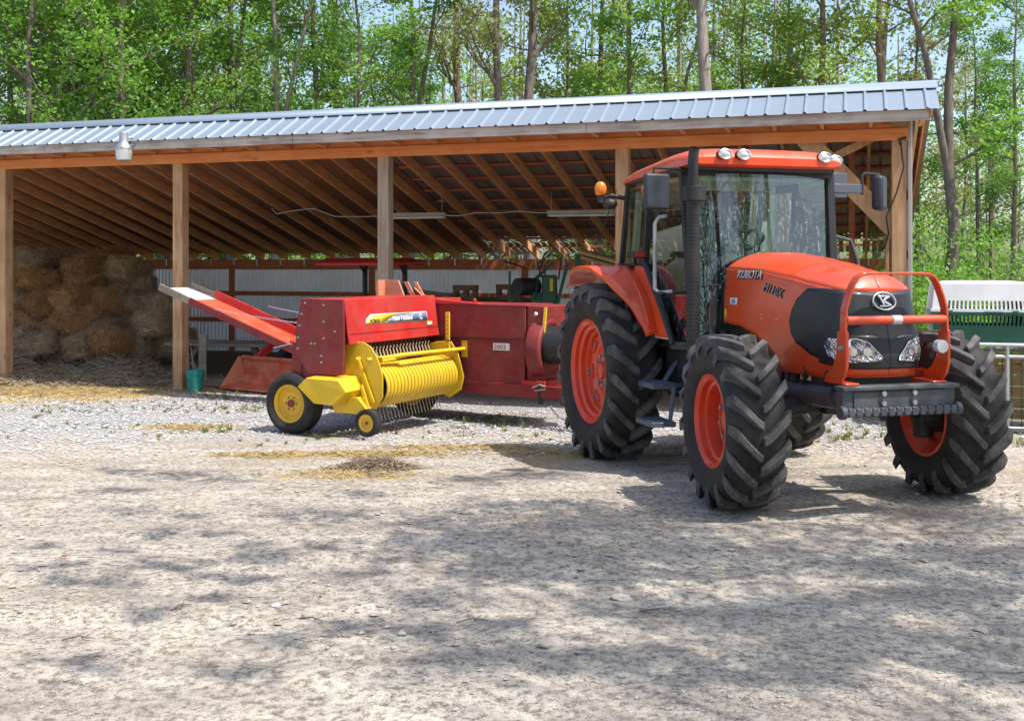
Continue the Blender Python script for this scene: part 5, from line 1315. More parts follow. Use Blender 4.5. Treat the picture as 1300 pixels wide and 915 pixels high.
def ground_mat():
    m = NT('gravel_yard_ground'); tc = m.n('ShaderNodeTexCoord'); v = tc.outputs['Object']
    sx = m.n('ShaderNodeSeparateXYZ'); m.l(v, sx.inputs[0]); X, Y = sx.outputs[0], sx.outputs[1]
    n_big = m.noise(v, .5, 4, .6); n_mid = m.noise(v, 2.2, 5, .65, .4); n_f = m.noise(v, 22, 5, .75); n_ff = m.noise(v, 90, 3, .7)
    stv = m.n('ShaderNodeMapping'); m.l(v, stv.inputs[0]); stv.inputs['Scale'].default_value = (.5, 2.0, 1); stv.inputs['Rotation'].default_value = (0, 0, .15)
    n_st = m.noise(stv.outputs[0], 1.6, 5, .65)
    dirt = m.mix(m.ramp(n_mid, [(.3, 0.), (.7, 1.)]), (.55, .48, .39), (.67, .60, .50))
    dirt = m.mix(m.ramp(n_st, [(.42, 0.), (.66, 1.)]), dirt, (.38, .33, .28))
    dirt = m.mix(m.math('MULTIPLY', m.ramp(m.noise(v, 1.1, 4, .6, .8), [(.58, 0.), (.7, 1.)]), .55), dirt, (.36, .25, .17))
    dirt = m.mix(m.ramp(n_f, [(.36, 0.), (.55, 1.)]), (.17, .145, .12), dirt)
    n_g = m.noise(v, 55, 4, .8); dirt = m.mix(m.math('MULTIPLY', m.ramp(n_g, [(.38, 1.), (.48, 0.)]), .36), dirt, (.15, .13, .11))
    dirt = m.mix(m.math('MULTIPLY', m.ramp(n_ff, [(.55, 0.), (.75, 1.)]), .45), dirt, (.60, .57, .53))
    vo = m.n('ShaderNodeTexVoronoi'); m.l(v, vo.inputs['Vector']); vo.inputs['Scale'].default_value = 34; vo.inputs['Randomness'].default_value = 1
    grav = m.mix(m.ramp(vo.outputs['Distance'], [(.15, 0.), (.7, 1.)]), (.74, .73, .71), (.27, .26, .25))
    vsep = m.n('ShaderNodeSeparateColor'); m.l(vo.outputs['Color'], vsep.inputs[0])
    grav = m.mix(m.math('MULTIPLY', vsep.outputs[0], .45), grav, (.36, .34, .33))
    # gravel zone mask on Y with noisy edge
    yy = m.math('ADD', Y, m.math('MULTIPLY', m.math('SUBTRACT', n_big, .5), 3.0)); yy = m.math('ADD', yy, m.math('MULTIPLY', m.math('SUBTRACT', n_mid, .5), 1.6))
    yy2 = m.math('ADD', yy, m.math('MULTIPLY', X, .0))
    g1 = m.ramp(m.math('DIVIDE', m.math('SUBTRACT', yy2, 10.4), 3.0), [(0., 0.), (1., 1.)])
    c = m.mix(m.math('MULTIPLY', g1, m.ramp(n_mid, [(.25, .55), (.5, 1.)])), dirt, grav)
    # ochre straw-stained patches
    pat = m.math('MULTIPLY', m.ramp(m.noise(v, .8, 4, .6, .5), [(.54, 0.), (.64, 1.)]), m.ramp(m.math('DIVIDE', m.math('SUBTRACT', Y, 8.5), 5.0), [(0., .0), (.3, .8), (1., .35)]))
    c = m.mix(pat, c, (.36, .285, .15))
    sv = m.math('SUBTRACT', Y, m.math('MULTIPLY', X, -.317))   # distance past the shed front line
    dx = m.math('MULTIPLY', m.math('SUBTRACT', X, -7.6), .38); dy = m.math('MULTIPLY', m.math('SUBTRACT', Y, 15.9), .85)
    rr = m.math('SQRT', m.math('ADD', m.math('MULTIPLY', dx, dx), m.math('MULTIPLY', dy, dy))); rr = m.math('ADD', rr, m.math('MULTIPLY', m.math('SUBTRACT', n_mid, .5), .9))
    c = m.mix(m.ramp(rr, [(.75, .9), (1.35, 0.)]), c, (.56, .41, .18))
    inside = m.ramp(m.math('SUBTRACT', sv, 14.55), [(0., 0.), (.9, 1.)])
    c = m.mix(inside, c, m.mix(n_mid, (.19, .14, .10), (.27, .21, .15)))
    far = m.ramp(m.math('DIVIDE', m.math('SUBTRACT', sv, 21.8), 2.0), [(0., 0.), (1., 1.)])
    c = m.mix(far, c, m.mix(m.ramp(n_mid, [(.4, 0.), (.6, 1.)]), (.14, .10, .06), (.07, .10, .03)))
    rt = m.math('MULTIPLY', m.ramp(m.math('SUBTRACT', X, 5.2), [(0., 0.), (1., 1.)]), m.ramp(m.math('DIVIDE', m.math('SUBTRACT', Y, 13.6), 1.0), [(0., 0.), (1., 1.)]))
    c = m.mix(rt, c, (.10, .12, .045))
    h = m.math('ADD', m.math('MULTIPLY', n_f, .6), m.math('MULTIPLY', n_ff, .35)); h = m.math('SUBTRACT', h, m.math('MULTIPLY', m.math('MULTIPLY', vo.outputs['Distance'], g1), .9))
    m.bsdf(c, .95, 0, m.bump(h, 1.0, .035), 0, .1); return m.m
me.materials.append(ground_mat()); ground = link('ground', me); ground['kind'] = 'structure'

# loose stones (gravel) as one uncountable mass
def stones(n, pos, smin, smax, sd):
    r = np.random.RandomState(sd); P = pos(n, r); n = len(P)
    ico = np.array([(1, 1, 1), (-1, -1, 1), (-1, 1, -1), (1, -1, -1), (1.2, 0, 0), (-1.2, 0, 0), (0, 1.2, 0), (0, -1.2, 0)]) * .6
    base = np.array([(0, 0, 1), (.9, .1, .3), (.1, .9, .25), (-.85, .1, .3), (-.1, -.9, .3), (0, 0, -.4)]); tri = [(0, 1, 2), (0, 2, 3), (0, 3, 4), (0, 4, 1), (5, 2, 1), (5, 3, 2), (5, 4, 3), (5, 1, 4)]
    s_ = smin + (smax - smin) * r.rand(n) ** 2.5; a = r.uniform(0, 2 * np.pi, n); jit = r.uniform(.65, 1.3, (n, 6, 3)); Bv = base[None] * jit * s_[:, None, None] * np.array([1, .8, .55])[None, None]
    ca, sa = np.cos(a)[:, None], np.sin(a)[:, None]; Q = np.stack([Bv[..., 0] * ca - Bv[..., 1] * sa, Bv[..., 0] * sa + Bv[..., 1] * ca, Bv[..., 2]], -1) + P[:, None, :]
    return np.concatenate([Q[:, list(t), :] for t in tri], 1).reshape(-1, 3)
def stone_mat(name, c1, c2):
    m = NT(name); v = m.coord('Object'); a = m.mix(m.ramp(m.noise(v, 18, 2), [(.3, 0.), (.7, 1.)]), c1, c2); m.bsdf(a, .9, 0, None, 0, .2); return m.m
M['stone'] = stone_mat('white_limestone_gravel', (.62, .61, .60), (.33, .31, .30)); M['stone_d'] = stone_mat('dusty_pebbles', (.46, .41, .36), (.28, .25, .22))
def gpos(n, r):
    x = r.uniform(-8.5, 7, n); y = 10.3 + r.rand(n) ** .8 * 6.2; k = (vnoise(x, y, .9, 9) > -.22) & ((y + .317 * x) < 14.8); x, y = x[k], y[k]; return np.stack([x, y, gz_np(x, y) + .004], 1)
def bpos(n, r):
    y = 4.2 + r.rand(n) * 7.5; x = r.uniform(-1, 1, n) * (y * .5 + .3); k = vnoise(x, y, 1.1, 23) > -.05; x, y = x[k], y[k]; return np.stack([x, y, gz_np(x, y) + .003], 1)
def fpos(n, r):
    y = 4.2 + r.rand(n) ** 1.2 * 7.5; x = r.uniform(-1, 1, n) * (y * .5 + .3); k = vnoise(x, y, .8, 19) + .35 * r.rand(n) > .12; x, y = x[k], y[k]; return np.stack([x, y, gz_np(x, y) + .001], 1)
o = link('gravel', quads_mesh('gravel', stones(26000, gpos, .008, .036, 1), 3, M['stone'])); tag(o, 'white crushed limestone gravel strewn in front of the shed', 'gravel', None, 'stuff')
o = link('pebbles', quads_mesh('pebbles', stones(24000, fpos, .003, .017, 2), 3, M['stone_d'])); tag(o, 'small dusty pebbles scattered over the dirt yard', 'pebbles', None, 'stuff')
o = link('pebbles', quads_mesh('pebbles', stones(2600, bpos, .010, .034, 6), 3, M['stone_d'])); tag(o, 'larger loose stones dotted over the dirt yard', 'pebbles', None, 'stuff')
# a few single rocks
for i, (px, py, s_, lab) in enumerate(((790, 755, .045, 'flat grey stone lying in the dirt in the foreground'), (702, 815, .055, 'dark grey rock near the bottom edge of the yard'), (545, 531, .05, 'white stone lying under the pickup reel tines'), (194, 557, .04, 'pale stone on the gravel left of the baler wheel'),
                                     (350, 765, .022, 'small whitish stone in the lower left dirt'), (1245, 800, .03, 'small grey stone near the right foreground'))):
    Y = F_PX * EYE / (py - HOR); Y = F_PX * (EYE - gbase(Y)) / (py - HOR); X = (px - 650) / F_PX * Y
    b = bmesh.new(); bmesh.ops.create_icosphere(b, subdivisions=3, radius=1)
    for v in b.verts: v.co *= 1 + .35 * noise.noise(v.co * 1.3 + Vector((i * 3, 0, 0))) + .12 * noise.noise(v.co * 4)
    m_ = bpy.data.meshes.new('rock'); b.to_mesh(m_); b.free(); m_.materials.append(M['stone'] if i in (2, 3, 4) else M['stone_d'])
    o = link('rock', m_, None, (X, Y, float(gz_np(np.array([X]), np.array([Y]))[0]) + s_ * .12)); o.scale = (s_ * 1.3, s_, s_ * .45); o.rotation_euler = (0, 0, i); tag(o, lab, 'rock')
# straw scatter
def on_ground(px, py): 
    Y = F_PX * EYE / (py - HOR); Y = F_PX * (EYE - gbase(Y)) / (py - HOR); return (px - 650) / F_PX * Y, Y
def patchfun(lst):
    def f(n, r):
        out = []; tot = sum(p_[4] for p_ in lst)
        for (px, py, rx, ry, w_, hh) in lst:
            k = int(n * w_ / tot); X0, Y0 = on_ground(px, py); u = r.normal(0, .5, (k, 2)); rad = np.exp(-(u ** 2).sum(1) * 1.5)
            x = X0 + u[:, 0] * rx; y = Y0 + u[:, 1] * ry; z = gz_np(x, y) + .006 + hh * rad * r.rand(k); out.append(np.stack([x, y, z], 1))
        return np.concatenate(out)
    return f
o = link('straw', quads_mesh('straw', strands(34000, patchfun([(20, 492, 2.8, 1.6, 60, .03), (110, 494, 2.2, 1.4, 50, .03), (60, 480, 1.8, .8, 20, .10), (180, 492, 1.4, .8, 16, .02), (340, 574, .5, .16, 6, .01), (480, 573, .8, .2, 8, .015), (590, 565, .9, .2, 8, .015), (700, 572, .5, .2, 4, .01), (240, 540, .6, .3, 5, .02), (440, 600, .6, .3, 4, .01), (820, 565, .6, .3, 1, .0)]), .12, .0022, .12, .3, 8), 4, M['straw']))
tag(o, 'yellow straw scattered over the gravel', 'straw', None, 'stuff')
o = link('straw_pile', quads_mesh('straw_pile', strands(2600, patchfun([(478, 592, .30, .14, 1, .11)]), .14, .0022, .25, .5, 9), 4, M['straw_dull'])); tag(o, 'small heap of dull straw on the dirt in front of the baler', 'straw pile', None, 'stuff')
# twigs
for i, (px, py, L_, a, lab) in enumerate(((600, 783, .16, .2, 'short dark twig in the middle foreground'), (395, 590 + 190, .14, -.4, 'forked twig left of centre in the foreground'), (840, 772, .22, -.1, 'long thin twig in the right of centre dirt'), (100, 810, .15, .1, 'dark twig near the lower left corner'), (230, 771, .12, .9, 'small twig in the lower left dirt'))):
    X, Y = on_ground(px, py); b = MB(); z = .006; d = Vector((math.cos(a), math.sin(a), 0)); s2 = Vector((-d.y, d.x, 0))
    b.tube([-d * L_ / 2, d * 0 + s2 * .012 + Vector((0, 0, .012)), d * L_ / 2], [.005, .0045, .002], 6); b.tube([d * .01 + s2 * .01, d * .05 + s2 * .045 + Vector((0, 0, .015))], [.003, .0015], 5)
    o = b.build('twig', M['bark']); o.location = (X, Y, float(gz_np(np.array([X]), np.array([Y]))[0]) + z); tag(o, lab, 'twig')
X, Y = on_ground(82, 709); b = MB(); b.add([(-.02, -.01, .01), (0, -.018, .02), (.022, -.004, .012), (.018, .014, .018), (-.008, .016, .008), (0, 0, .004)], [(0, 1, 5), (1, 2, 5), (2, 3, 5), (3, 4, 5), (4, 0, 5)])
o = b.build('dry_leaf', M['orange_old']); o.location = (X, Y, float(gz_np(np.array([X]), np.array([Y]))[0]) + .004); tag(o, 'curled rust-orange leaf on the dirt at the left', 'leaf')
# grass tufts
def blades(lst, sd):
    r = np.random.RandomState(sd); out = []
    for (px, py, rx, ry, n, hh) in lst:
        X0, Y0 = on_ground(px, py); n = int(n * 1.6); kc = max(3, n // 14); cx_ = X0 + r.normal(0, .55, kc) * rx; cy_ = Y0 + r.normal(0, .9, kc) * max(ry, .16) * 1.3; id_ = r.randint(0, kc, n); a = r.uniform(0, 2 * np.pi, n); rr_ = .035 * r.rand(n) ** .7; x = cx_[id_] + np.cos(a) * rr_; y = cy_[id_] + np.sin(a) * rr_; z = gz_np(x, y) - .004; hh = hh * .7 * (.4 + r.rand(kc))[id_]; L_ = hh * r.uniform(.4, 1.2, n); ln = r.uniform(.1, .7, n) * L_; w_ = .0035 * r.uniform(.7, 1.4, n)
        c, s_ = np.cos(a), np.sin(a); B0 = np.stack([x, y, z], 1); D = np.stack([c, s_, np.zeros(n)], 1); S_ = np.stack([-s_, c, np.zeros(n)], 1) * w_[:, None]; U = np.array([0, 0, 1.])
        Mi = B0 + D * (ln * .35)[:, None] + U * (L_ * .6)[:, None]; T = B0 + D * ln[:, None] + U * L_[:, None]
        out.append(np.stack([B0 - S_, B0 + S_, Mi + S_ * .8, Mi - S_ * .8, Mi - S_ * .8, Mi + S_ * .8, T + S_ * .1, T - S_ * .1], 1).reshape(-1, 3))
    return np.concatenate(out)
gl = [(38, 503, .5, .15, 120, .06), (60, 520, .6, .2, 200, .05), (105, 522, .5, .2, 220, .06), (150, 538, .7, .2, 300, .05), (210, 518, .5, .2, 200, .06), (262, 545, .28, .1, 140, .09), (300, 520, .6, .2, 300, .08), (285, 505, .4, .1, 150, .09), (205, 548, .5, .15, 150, .05), (398, 553, .2, .06, 60, .08), (420, 545, .4, .1, 100, .05), (560, 545, .4, .1, 120, .07),
      (625, 530, .5, .12, 220, .10), (640, 533, .3, .1, 100, .12), (590, 538, .4, .1, 120, .06), (690, 548, .5, .1, 140, .06), (1075, 553, .6, .12, 300, .09), (1100, 545, .8, .2, 300, .08), (950, 640, .2, .05, 60, .04), (700, 560, .4, .1, 60, .05), (560, 560, .3, .1, 60, .04), (150, 510, .8, .2, 160, .05), (1275, 560, .4, .2, 200, .1), (330, 560, .5, .1, 60, .05), (1240, 548, .5, .3, 200, .1), (20, 545, .6, .2, 80, .05)]
o = link('grass', quads_mesh('grass', blades(gl, 4), 4, M['grass'])); tag(o, 'sparse short grass tufts growing through the gravel', 'grass', None, 'stuff')

# ================================================================== PEN + PET CRATE (right)
q = W(1182, 433, 12.4); GP = gbase(12.4) - .02
pen = empty('livestock_pen', (q.x, q.y + .0, GP), -.05, 'galvanised tube and wire mesh pen standing at the right edge of the yard', 'pen')
pen.rotation_euler = (0, 0, -.28)
HT = q.z - GP - .03
b = MB()
for (x0, x1, y) in ((0, 2.6, 0), (0, 2.6, 1.0)):
    for z in (HT, HT - .13, .06): b.tube([(x0, y, z), (x1, y, z)], .022, 10)
    for x in (0, .80, 1.6, 2.6): b.tube([(x, y, 0), (x, y, HT)], .025, 10)
for x in (0, 2.6):
    for z in (HT, .06): b.tube([(x, 0, z), (x, 1.0, z)], .022, 10)
b.build('tube_frame', M['galv'], pen)
b = MB()
for k in range(7): b.tube([(0, .0, .12 + k * .1), (2.6, .0, .12 + k * .1)], .006, 5)
for k in range(26): b.tube([(.05 + k * .1, .0, .08), (.05 + k * .1, .0, HT - .15)], .005, 5)
b.build('wire_mesh', M['black_metal'], pen)
b = MB()
for k in range(6): b.box(.1, 2.5, .5, .54, .10 + k * .13, .21 + k * .13)
b.build('board_infill', M['lumber'], pen, bevel=.004)
b = MB(); b.box(-.02, 2.6, 0, 1.0, HT + .0, HT + .022); b.build('top_deck', M['galv'], pen)
b = MB(); b.tube([(-.3, -.1, .05), (2.6, -.12, .05)], .03, 8); b.build('ground_rail', M['grey_metal'], pen)
cr = empty('pet_crate', (q.x + .03, q.y + .05, GP + HT + .023), -.28, 'large pet crate with white lid over dark green base, on the tube pen', 'pet crate')
def crate_half(z0, z1, x0, x1, y0, y1, ins0, ins1, slot0, slot1, nsl, name, m):
    # walls with real slots on the long sides
    b = MB()
    def wall(P0, P1, Q0, Q1, slots):
        # P0,P1 bottom corners, Q0,Q1 top corners
        P0, P1, Q0, Q1 = map(Vector, (P0, P1, Q0, Q1)); g_ = lambda u, v: P0.lerp(P1, u).lerp(Q0.lerp(Q1, u), v)
        us = [0]
        if slots:
            for k in range(nsl): c = .1 + .8 * (k + .5) / nsl; hw_ = .8 / nsl * .27; us += [c - hw_, c + hw_]
        us.append(1)
        va, vb = (slot0 - z0) / (z1 - z0), (slot1 - z0) / (z1 - z0)
        for i in range(len(us) - 1):
            for (v0, v1) in ((0, va), (va, vb), (vb, 1)):
                if slots and i % 2 == 1 and v0 == va: continue
                a, c = us[i], us[i + 1]; b.add([g_(a, v0), g_(c, v0), g_(c, v1), g_(a, v1)], [(0, 1, 2, 3)])
    A = [(x0 + ins0, y0 + ins0, z0), (x1 - ins0, y0 + ins0, z0), (x1 - ins0, y1 - ins0, z0), (x0 + ins0, y1 - ins0, z0)]
    T = [(x0 + ins1, y0 + ins1, z1), (x1 - ins1, y0 + ins1, z1), (x1 - ins1, y1 - ins1, z1), (x0 + ins1, y1 - ins1, z1)]
    for i in range(4):
        j = (i + 1) % 4; wall(A[i], A[j], T[i], T[j], i in (0, 2))
    return b, A, T
x1 = 1.12
b, A, T = crate_half(.0, .33, 0, x1, 0, .72, .035, .0, .19, .30, 20, 'base', 0)
b.add(A, [(0, 1, 2, 3)]); b.box(-.012, x1 + .012, -.012, .0, .315, .345); b.box(-.012, x1 + .012, .72, .732, .315, .345); b.box(-.012, 0, 0, .72, .315, .345); b.box(x1, x1 + .012, 0, .72, .315, .345)
b.build('crate_base', M['green_pl'], cr, solid=.008, weld=True, smooth=0)
b, A, T = crate_half(.346, .66, 0, x1, 0, .72, .0, .035, .37, .47, 20, 'lid', 0)
# domed top
P = []
for i in range(9):
    row = []
    for j in range(9):
        u, v = i / 8, j / 8; p0 = Vector(T[0]).lerp(Vector(T[1]), u); p1 = Vector(T[3]).lerp(Vector(T[2]), u); pp = p0.lerp(p1, v); pp.z += .03 * (1 - (2 * u - 1) ** 6) * (1 - (2 * v - 1) ** 4); row.append(tuple(pp))
    P.append(row)
b.grid(P); b.box(-.014, x1 + .014, -.014, -.002, .346, .375)
b.build('crate_lid', M['white_pl'], cr, solid=.008, smooth=0, weld=True)
b = MB(); b.box(.55, .75, -.035, -.014, .335, .35); b.box(.16, .22, -.035, -.014, .325, .36); b.box(.85, .91, -.035, -.014, .325, .36); b.build('crate_latch', M['green_pl'], cr, bevel=.003)

# ================================================================== VEGETATION
def leafquads(C, size, r, up=.4):
    n = len(C); nrm = r.normal(size=(n, 3)); nrm[:, 2] = np.abs(nrm[:, 2]) + up; nrm /= np.linalg.norm(nrm, axis=1)[:, None]
    d = np.cross(nrm, r.normal(size=(n, 3))); d /= np.linalg.norm(d, axis=1)[:, None] + 1e-9; s_ = np.cross(nrm, d); L_ = size * r.uniform(.6, 1.35, n)[:, None]
    return np.stack([C - d * L_ * .5, C + s_ * L_ * .30 - d * L_ * .02, C + d * L_ * .5, C - s_ * L_ * .30 - d * L_ * .02], 1).reshape(-1, 3)
def make_tree_mesh(sd, H, r0, base, spread, nlimb, leaves, lsz, lean=.3, density=1.0, fork=False, dead=0, clump=.45):
    r = random.Random(sd); nr = np.random.RandomState(sd); tb = MB(); C = []
    def trunk_path(x0, y0, z0, H_, r_, ln):
        P, Rr = [], []; x, y = x0, y0; n = 12
        for i in range(n + 1):
            t = i / n; P.append((x, y, z0 + (H_ - z0) * t)); Rr.append(r_ * (1 - .8 * t) + (.04 * r_ / .15 * max(0, 1 - t * 14))); x += r.uniform(-.10, .10) + ln * .03; y += r.uniform(-.08, .08)
        tb.tube(P, Rr, 9, cap=True); return P, Rr
    paths = [trunk_path(0, 0, -.3, H, r0, lean)]
    if fork:
        P, Rr = paths[0]; i = 4
        A = Vector(P[i]); pts = [A]; rr = [Rr[i] * .8]
        for k in range(9): A = A + Vector((.22 + r.uniform(-.1, .1), r.uniform(-.1, .1), (H - P[i][2]) / 9)); pts.append(A); rr.append(Rr[i] * .75 * (1 - k / 10))
        tb.tube([tuple(p) for p in pts], rr, 8); paths.append(([tuple(p) for p in pts], rr))
    def twig(p0, d, L_, rad, depth):
        pts = [p0]; rr = [rad]; p = p0.copy(); dd = d.copy(); n = 4
        for k in range(n):
            dd = (dd + Vector((r.uniform(-.25, .25), r.uniform(-.25, .25), r.uniform(-.12, .2)))).normalized(); p = p + dd * L_ / n; pts.append(p.copy()); rr.append(rad * (1 - .8 * (k + 1) / n))
            if depth > 0:
                nd = (dd + Vector((r.uniform(-1, 1), r.uniform(-1, 1), r.uniform(-.4, .6))) * .9).normalized(); twig(p.copy(), nd, L_ * r.uniform(.4, .6), rad * .5, depth - 1)
            elif True: C.append((p.copy(), L_))
        tb.tube([tuple(q) for q in pts], rr, 5 if rad > .02 else 4, cap=False)
        C.append((p.copy(), L_))
    for li in range(nlimb):
        P, Rr = paths[r.randrange(len(paths))]; t = base + (1 - base) * (li + r.random()) / nlimb; t = min(t, .98); i = min(int(t * (len(P) - 1)), len(P) - 2); f = t * (len(P) - 1) - i
        p0 = Vector(P[i]).lerp(Vector(P[i + 1]), f); a = r.uniform(0, 2 * PI); L_ = spread * (1 - .55 * abs(t - .45)) * r.uniform(.6, 1.15)
        twig(p0, Vector((math.cos(a), math.sin(a), r.uniform(.15, .9))).normalized(), L_, Rr[i] * .42, 1)
    for li in range(dead):
        P, Rr = paths[0]; t = r.uniform(.12, .7); i = int(t * (len(P) - 1)); p0 = Vector(P[i]); a = r.uniform(0, 2 * PI); n_c = len(C); twig(p0, Vector((math.cos(a), math.sin(a), r.uniform(-.2, .5))).normalized(), r.uniform(.6, 1.6), Rr[i] * .22, 1); del C[n_c:]
    tm = MB(); cs = []
    per = max(1, int(leaves / max(1, len(C))))
    for (p, L_) in C:
        if nr.rand() > density: continue
        k = int(per * nr.uniform(.4, 1.6) / density); s_ = clump * nr.uniform(.6, 1.3); cs.append(nr.normal(size=(k, 3)) * np.array([s_, s_, s_ * .55]) * .6 + np.array(p))
    Cc = np.concatenate(cs) if cs else np.zeros((0, 3)); Cc = Cc[Cc[:, 2] > .4]
    lf = leafquads(Cc, lsz, nr)
    bm_ = tb.build('trunk', M['bark'], None, smooth=60); tmesh = bm_.data; bpy.data.objects.remove(bm_)
    return tmesh, lf
specs = {  # name: (seed,H,r0,base,spread,limbs,leaves,leafsize,lean,density,fork,dead,clump)
    'dense': (1, 12.5, .16, .10, 2.8, 36, 18000, .125, .2, .9, False, 0, .40),
    'dense2': (2, 11.5, .13, .12, 2.6, 32, 13000, .115, -.3, .8, False, 2, .38),
    'airy': (3, 13.5, .15, .28, 2.2, 24, 9500, .125, .2, .8, False, 8, .42),
    'airy2': (4, 14.0, .12, .22, 1.9, 22, 7500, .125, -.2, .75, True, 8, .42),
    'bare': (5, 15.0, .19, .45, 2.0, 16, 4600, .12, .15, .7, False, 14, .45),
    'thin': (6, 12.0, .085, .2, 1.5, 20, 6000, .12, .4, .8, False, 6, .38),
    'pine': (7, 15.0, .15, .40, 1.5, 24, 9000, .11, .1, .9, False, 22, .36),
    'fork': (8, 12.0, .15, .30, 2.0, 20, 7000, .125, -.3, .75, True, 8, .42)}
TM = {k: make_tree_mesh(*v) for k, v in specs.items()}
LM = {}
def crown_mesh(kind, leaf):
    if (kind, leaf) not in LM: LM[(kind, leaf)] = quads_mesh('crown', TM[kind][1], 4, M[leaf])
    return LM[(kind, leaf)]
BT = {}
def trunk_mesh(kind, bark):
    if (kind, bark) not in BT:
        m_ = TM[kind][0].copy(); m_.materials.clear(); m_.materials.append(M[bark]); BT[(kind, bark)] = m_
    return BT[(kind, bark)]
def tree(px, Y, kind, leaf, bark, label, sc_=1.0, rz=None, zs=1.0, group=None, name='deciduous_tree', X=None):
    X = (px - 650) / F_PX * Y if X is None else X
    e = empty(name, (X, Y, -.17 if Y > 5 else 0), rnd.uniform(0, 6.28) if rz is None else rz, label, 'tree', group); e.scale = (sc_, sc_, sc_ * zs)
    link('trunk', trunk_mesh(kind, bark), e); link('crown', crown_mesh(kind, leaf), e); return e
G1 = 'trees standing behind the shed'
front_trees = [
    (-25, 29, 'dense', 'leaf_a', 'bark', 'dense fresh green tree cut by the left edge of the view', 1.0),
    (35, 27, 'dense2', 'leaf_c', 'bark', 'deep green leafy tree behind the roof just in from the left edge', 1.1),
    (95, 28, 'dense', 'leaf_a', 'bark', 'bushy bright green tree above the far left roof', 1.05),
    (150, 26.5, 'dense2', 'leaf_a', 'bark', 'full green tree directly above the yard light', 1.0),
    (62, 33, 'dense', 'leaf_b', 'bark', 'yellow-green tree filling in behind the two leftmost crowns', 1.1),
    (205, 30, 'dense2', 'leaf_b', 'bark', 'yellowish leafy tree right of the yard light', 1.0),
    (240, 29, 'airy', 'leaf_c', 'bark', 'thin-crowned tree with crooked grey limbs above the roof left of centre', 1.0),
    (298, 31, 'fork', 'leaf_a', 'bark', 'tall forked tree with drooping side limbs above the second bay', 1.1),
    (352, 30, 'airy2', 'leaf_a', 'bark_pale', 'slim double-stemmed pale tree rising above the third bay', 1.05),
    (402, 32, 'airy', 'leaf_a', 'bark', 'straight grey tree with airy green sprays, left of the pair above the middle bays', 1.0),
    (421, 33, 'bare', 'leaf_c', 'bark', 'straight dark-trunked tree, right of the pair above the middle bays', .95),
    (450, 28, 'dense2', 'leaf_a', 'bark', 'low leafy tree showing green above the roof left of the greyish post', .85),
    (520, 29, 'airy2', 'leaf_c', 'bark', 'leafy tree with layered dark green branches above the greyish post', 1.0),
    (578, 34, 'bare', 'leaf_d', 'bark_pine', 'reddish bare-stemmed tree among dry twigs near the middle of the roof', 1.0),
    (632, 28, 'bare', 'leaf_d', 'bark', 'bare straight grey trunk, left of the two prominent trunks above mid roof', .9),
    (674, 27.5, 'bare', 'leaf_b', 'bark', 'thick leaning grey trunk, right of the two prominent trunks above mid roof', 1.0),
    (715, 31, 'thin', 'leaf_b', 'bark', 'thin yellow-green sapling right of the leaning grey trunk', 1.0),
    (762, 33, 'airy', 'leaf_b', 'bark', 'light yellow-green tree above the roof left of the cab beacon', 1.0),
    (808, 28, 'thin', 'leaf_a', 'bark', 'slender many-branched sapling above the amber beacon', 1.1),
    (850, 33, 'airy2', 'leaf_b', 'bark', 'airy yellowish tree above the exhaust stack', 1.0),
    (906, 27, 'bare', 'leaf_a', 'bark_pale', 'stout pale trunk forking near the top above the tractor cab', 1.15),
    (948, 30, 'dense2', 'leaf_b', 'bark', 'bright yellow-green bushy tree above the cab work lights', .85),
    (1003, 31, 'thin', 'leaf_a', 'bark', 'small green tree between the stout pale trunk and the ridge end', 1.0),
    (1046, 29, 'airy', 'leaf_b', 'bark_pine', 'upright brown-trunked tree left of the roof end', 1.0),
    (1122, 28, 'fork', 'leaf_b', 'bark_pine', 'brown-barked forked tree just above the right end of the roof', 1.1),
    (1165, 31, 'thin', 'leaf_d', 'bark', 'thin grey sapling beside the right end of the shed', .95),
    (1196, 22, 'fork', 'leaf_a', 'bark', 'dark twisted forked tree standing right beside the shed end', .95),
    (1243, 26, 'thin', 'leaf_c', 'bark', 'slim dark tree behind the pet crate', .7),
    (1282, 24, 'pine', 'leaf_c', 'bark_pine', 'pine with broken dead side branches above the pet crate', .52),
    (1218, 32, 'pine', 'leaf_d', 'bark_pale', 'pale straight pine in the gap right of the twisted tree', .55),
    (1262, 36, 'pine', 'leaf_c', 'bark_pine', 'far pine between the slim dark tree and the right edge', .6),
    (10, 34, 'dense2', 'leaf_b', 'bark', 'pale green crown filling the top left corner', 1.15),
    (125, 34, 'dense', 'leaf_c', 'bark', 'darker crown between the leftmost bright trees, set back', 1.15),
    (185, 35, 'dense', 'leaf_a', 'bark', 'tall green crown set back above and right of the yard light', 1.2),
    (268, 36, 'dense2', 'leaf_a', 'bark', 'rounded green tree set back between the crooked and forked trees', 1.1),
    (330, 37, 'dense2', 'leaf_b', 'bark', 'yellow-green tree set back behind the slim double-stemmed tree', 1.0),
    (480, 36, 'dense', 'leaf_a', 'bark', 'wide green tree set back left of the greyish post', 1.0),
    (548, 37, 'dense2', 'leaf_c', 'bark', 'deep green tree set back right of the greyish post', 1.0),
    (610, 38, 'dense2', 'leaf_b', 'bark', 'yellow-green tree set back behind the bare straight trunk', 1.0),
    (738, 36, 'dense2', 'leaf_a', 'bark', 'low green tree set back behind the thin sapling', .95),
    (785, 38, 'dense', 'leaf_b', 'bark', 'broad yellow-green tree set back above the orange cab rear', .95),
    (880, 37, 'dense2', 'leaf_a', 'bark', 'green tree set back just left of the stout pale trunk', .95),
    (975, 36, 'dense2', 'leaf_a', 'bark', 'leafy green tree set back above the cab mirror', .9),
    (1330, 27, 'airy', 'leaf_a', 'bark', 'leafy tree overhanging the top right corner', 1.1)]
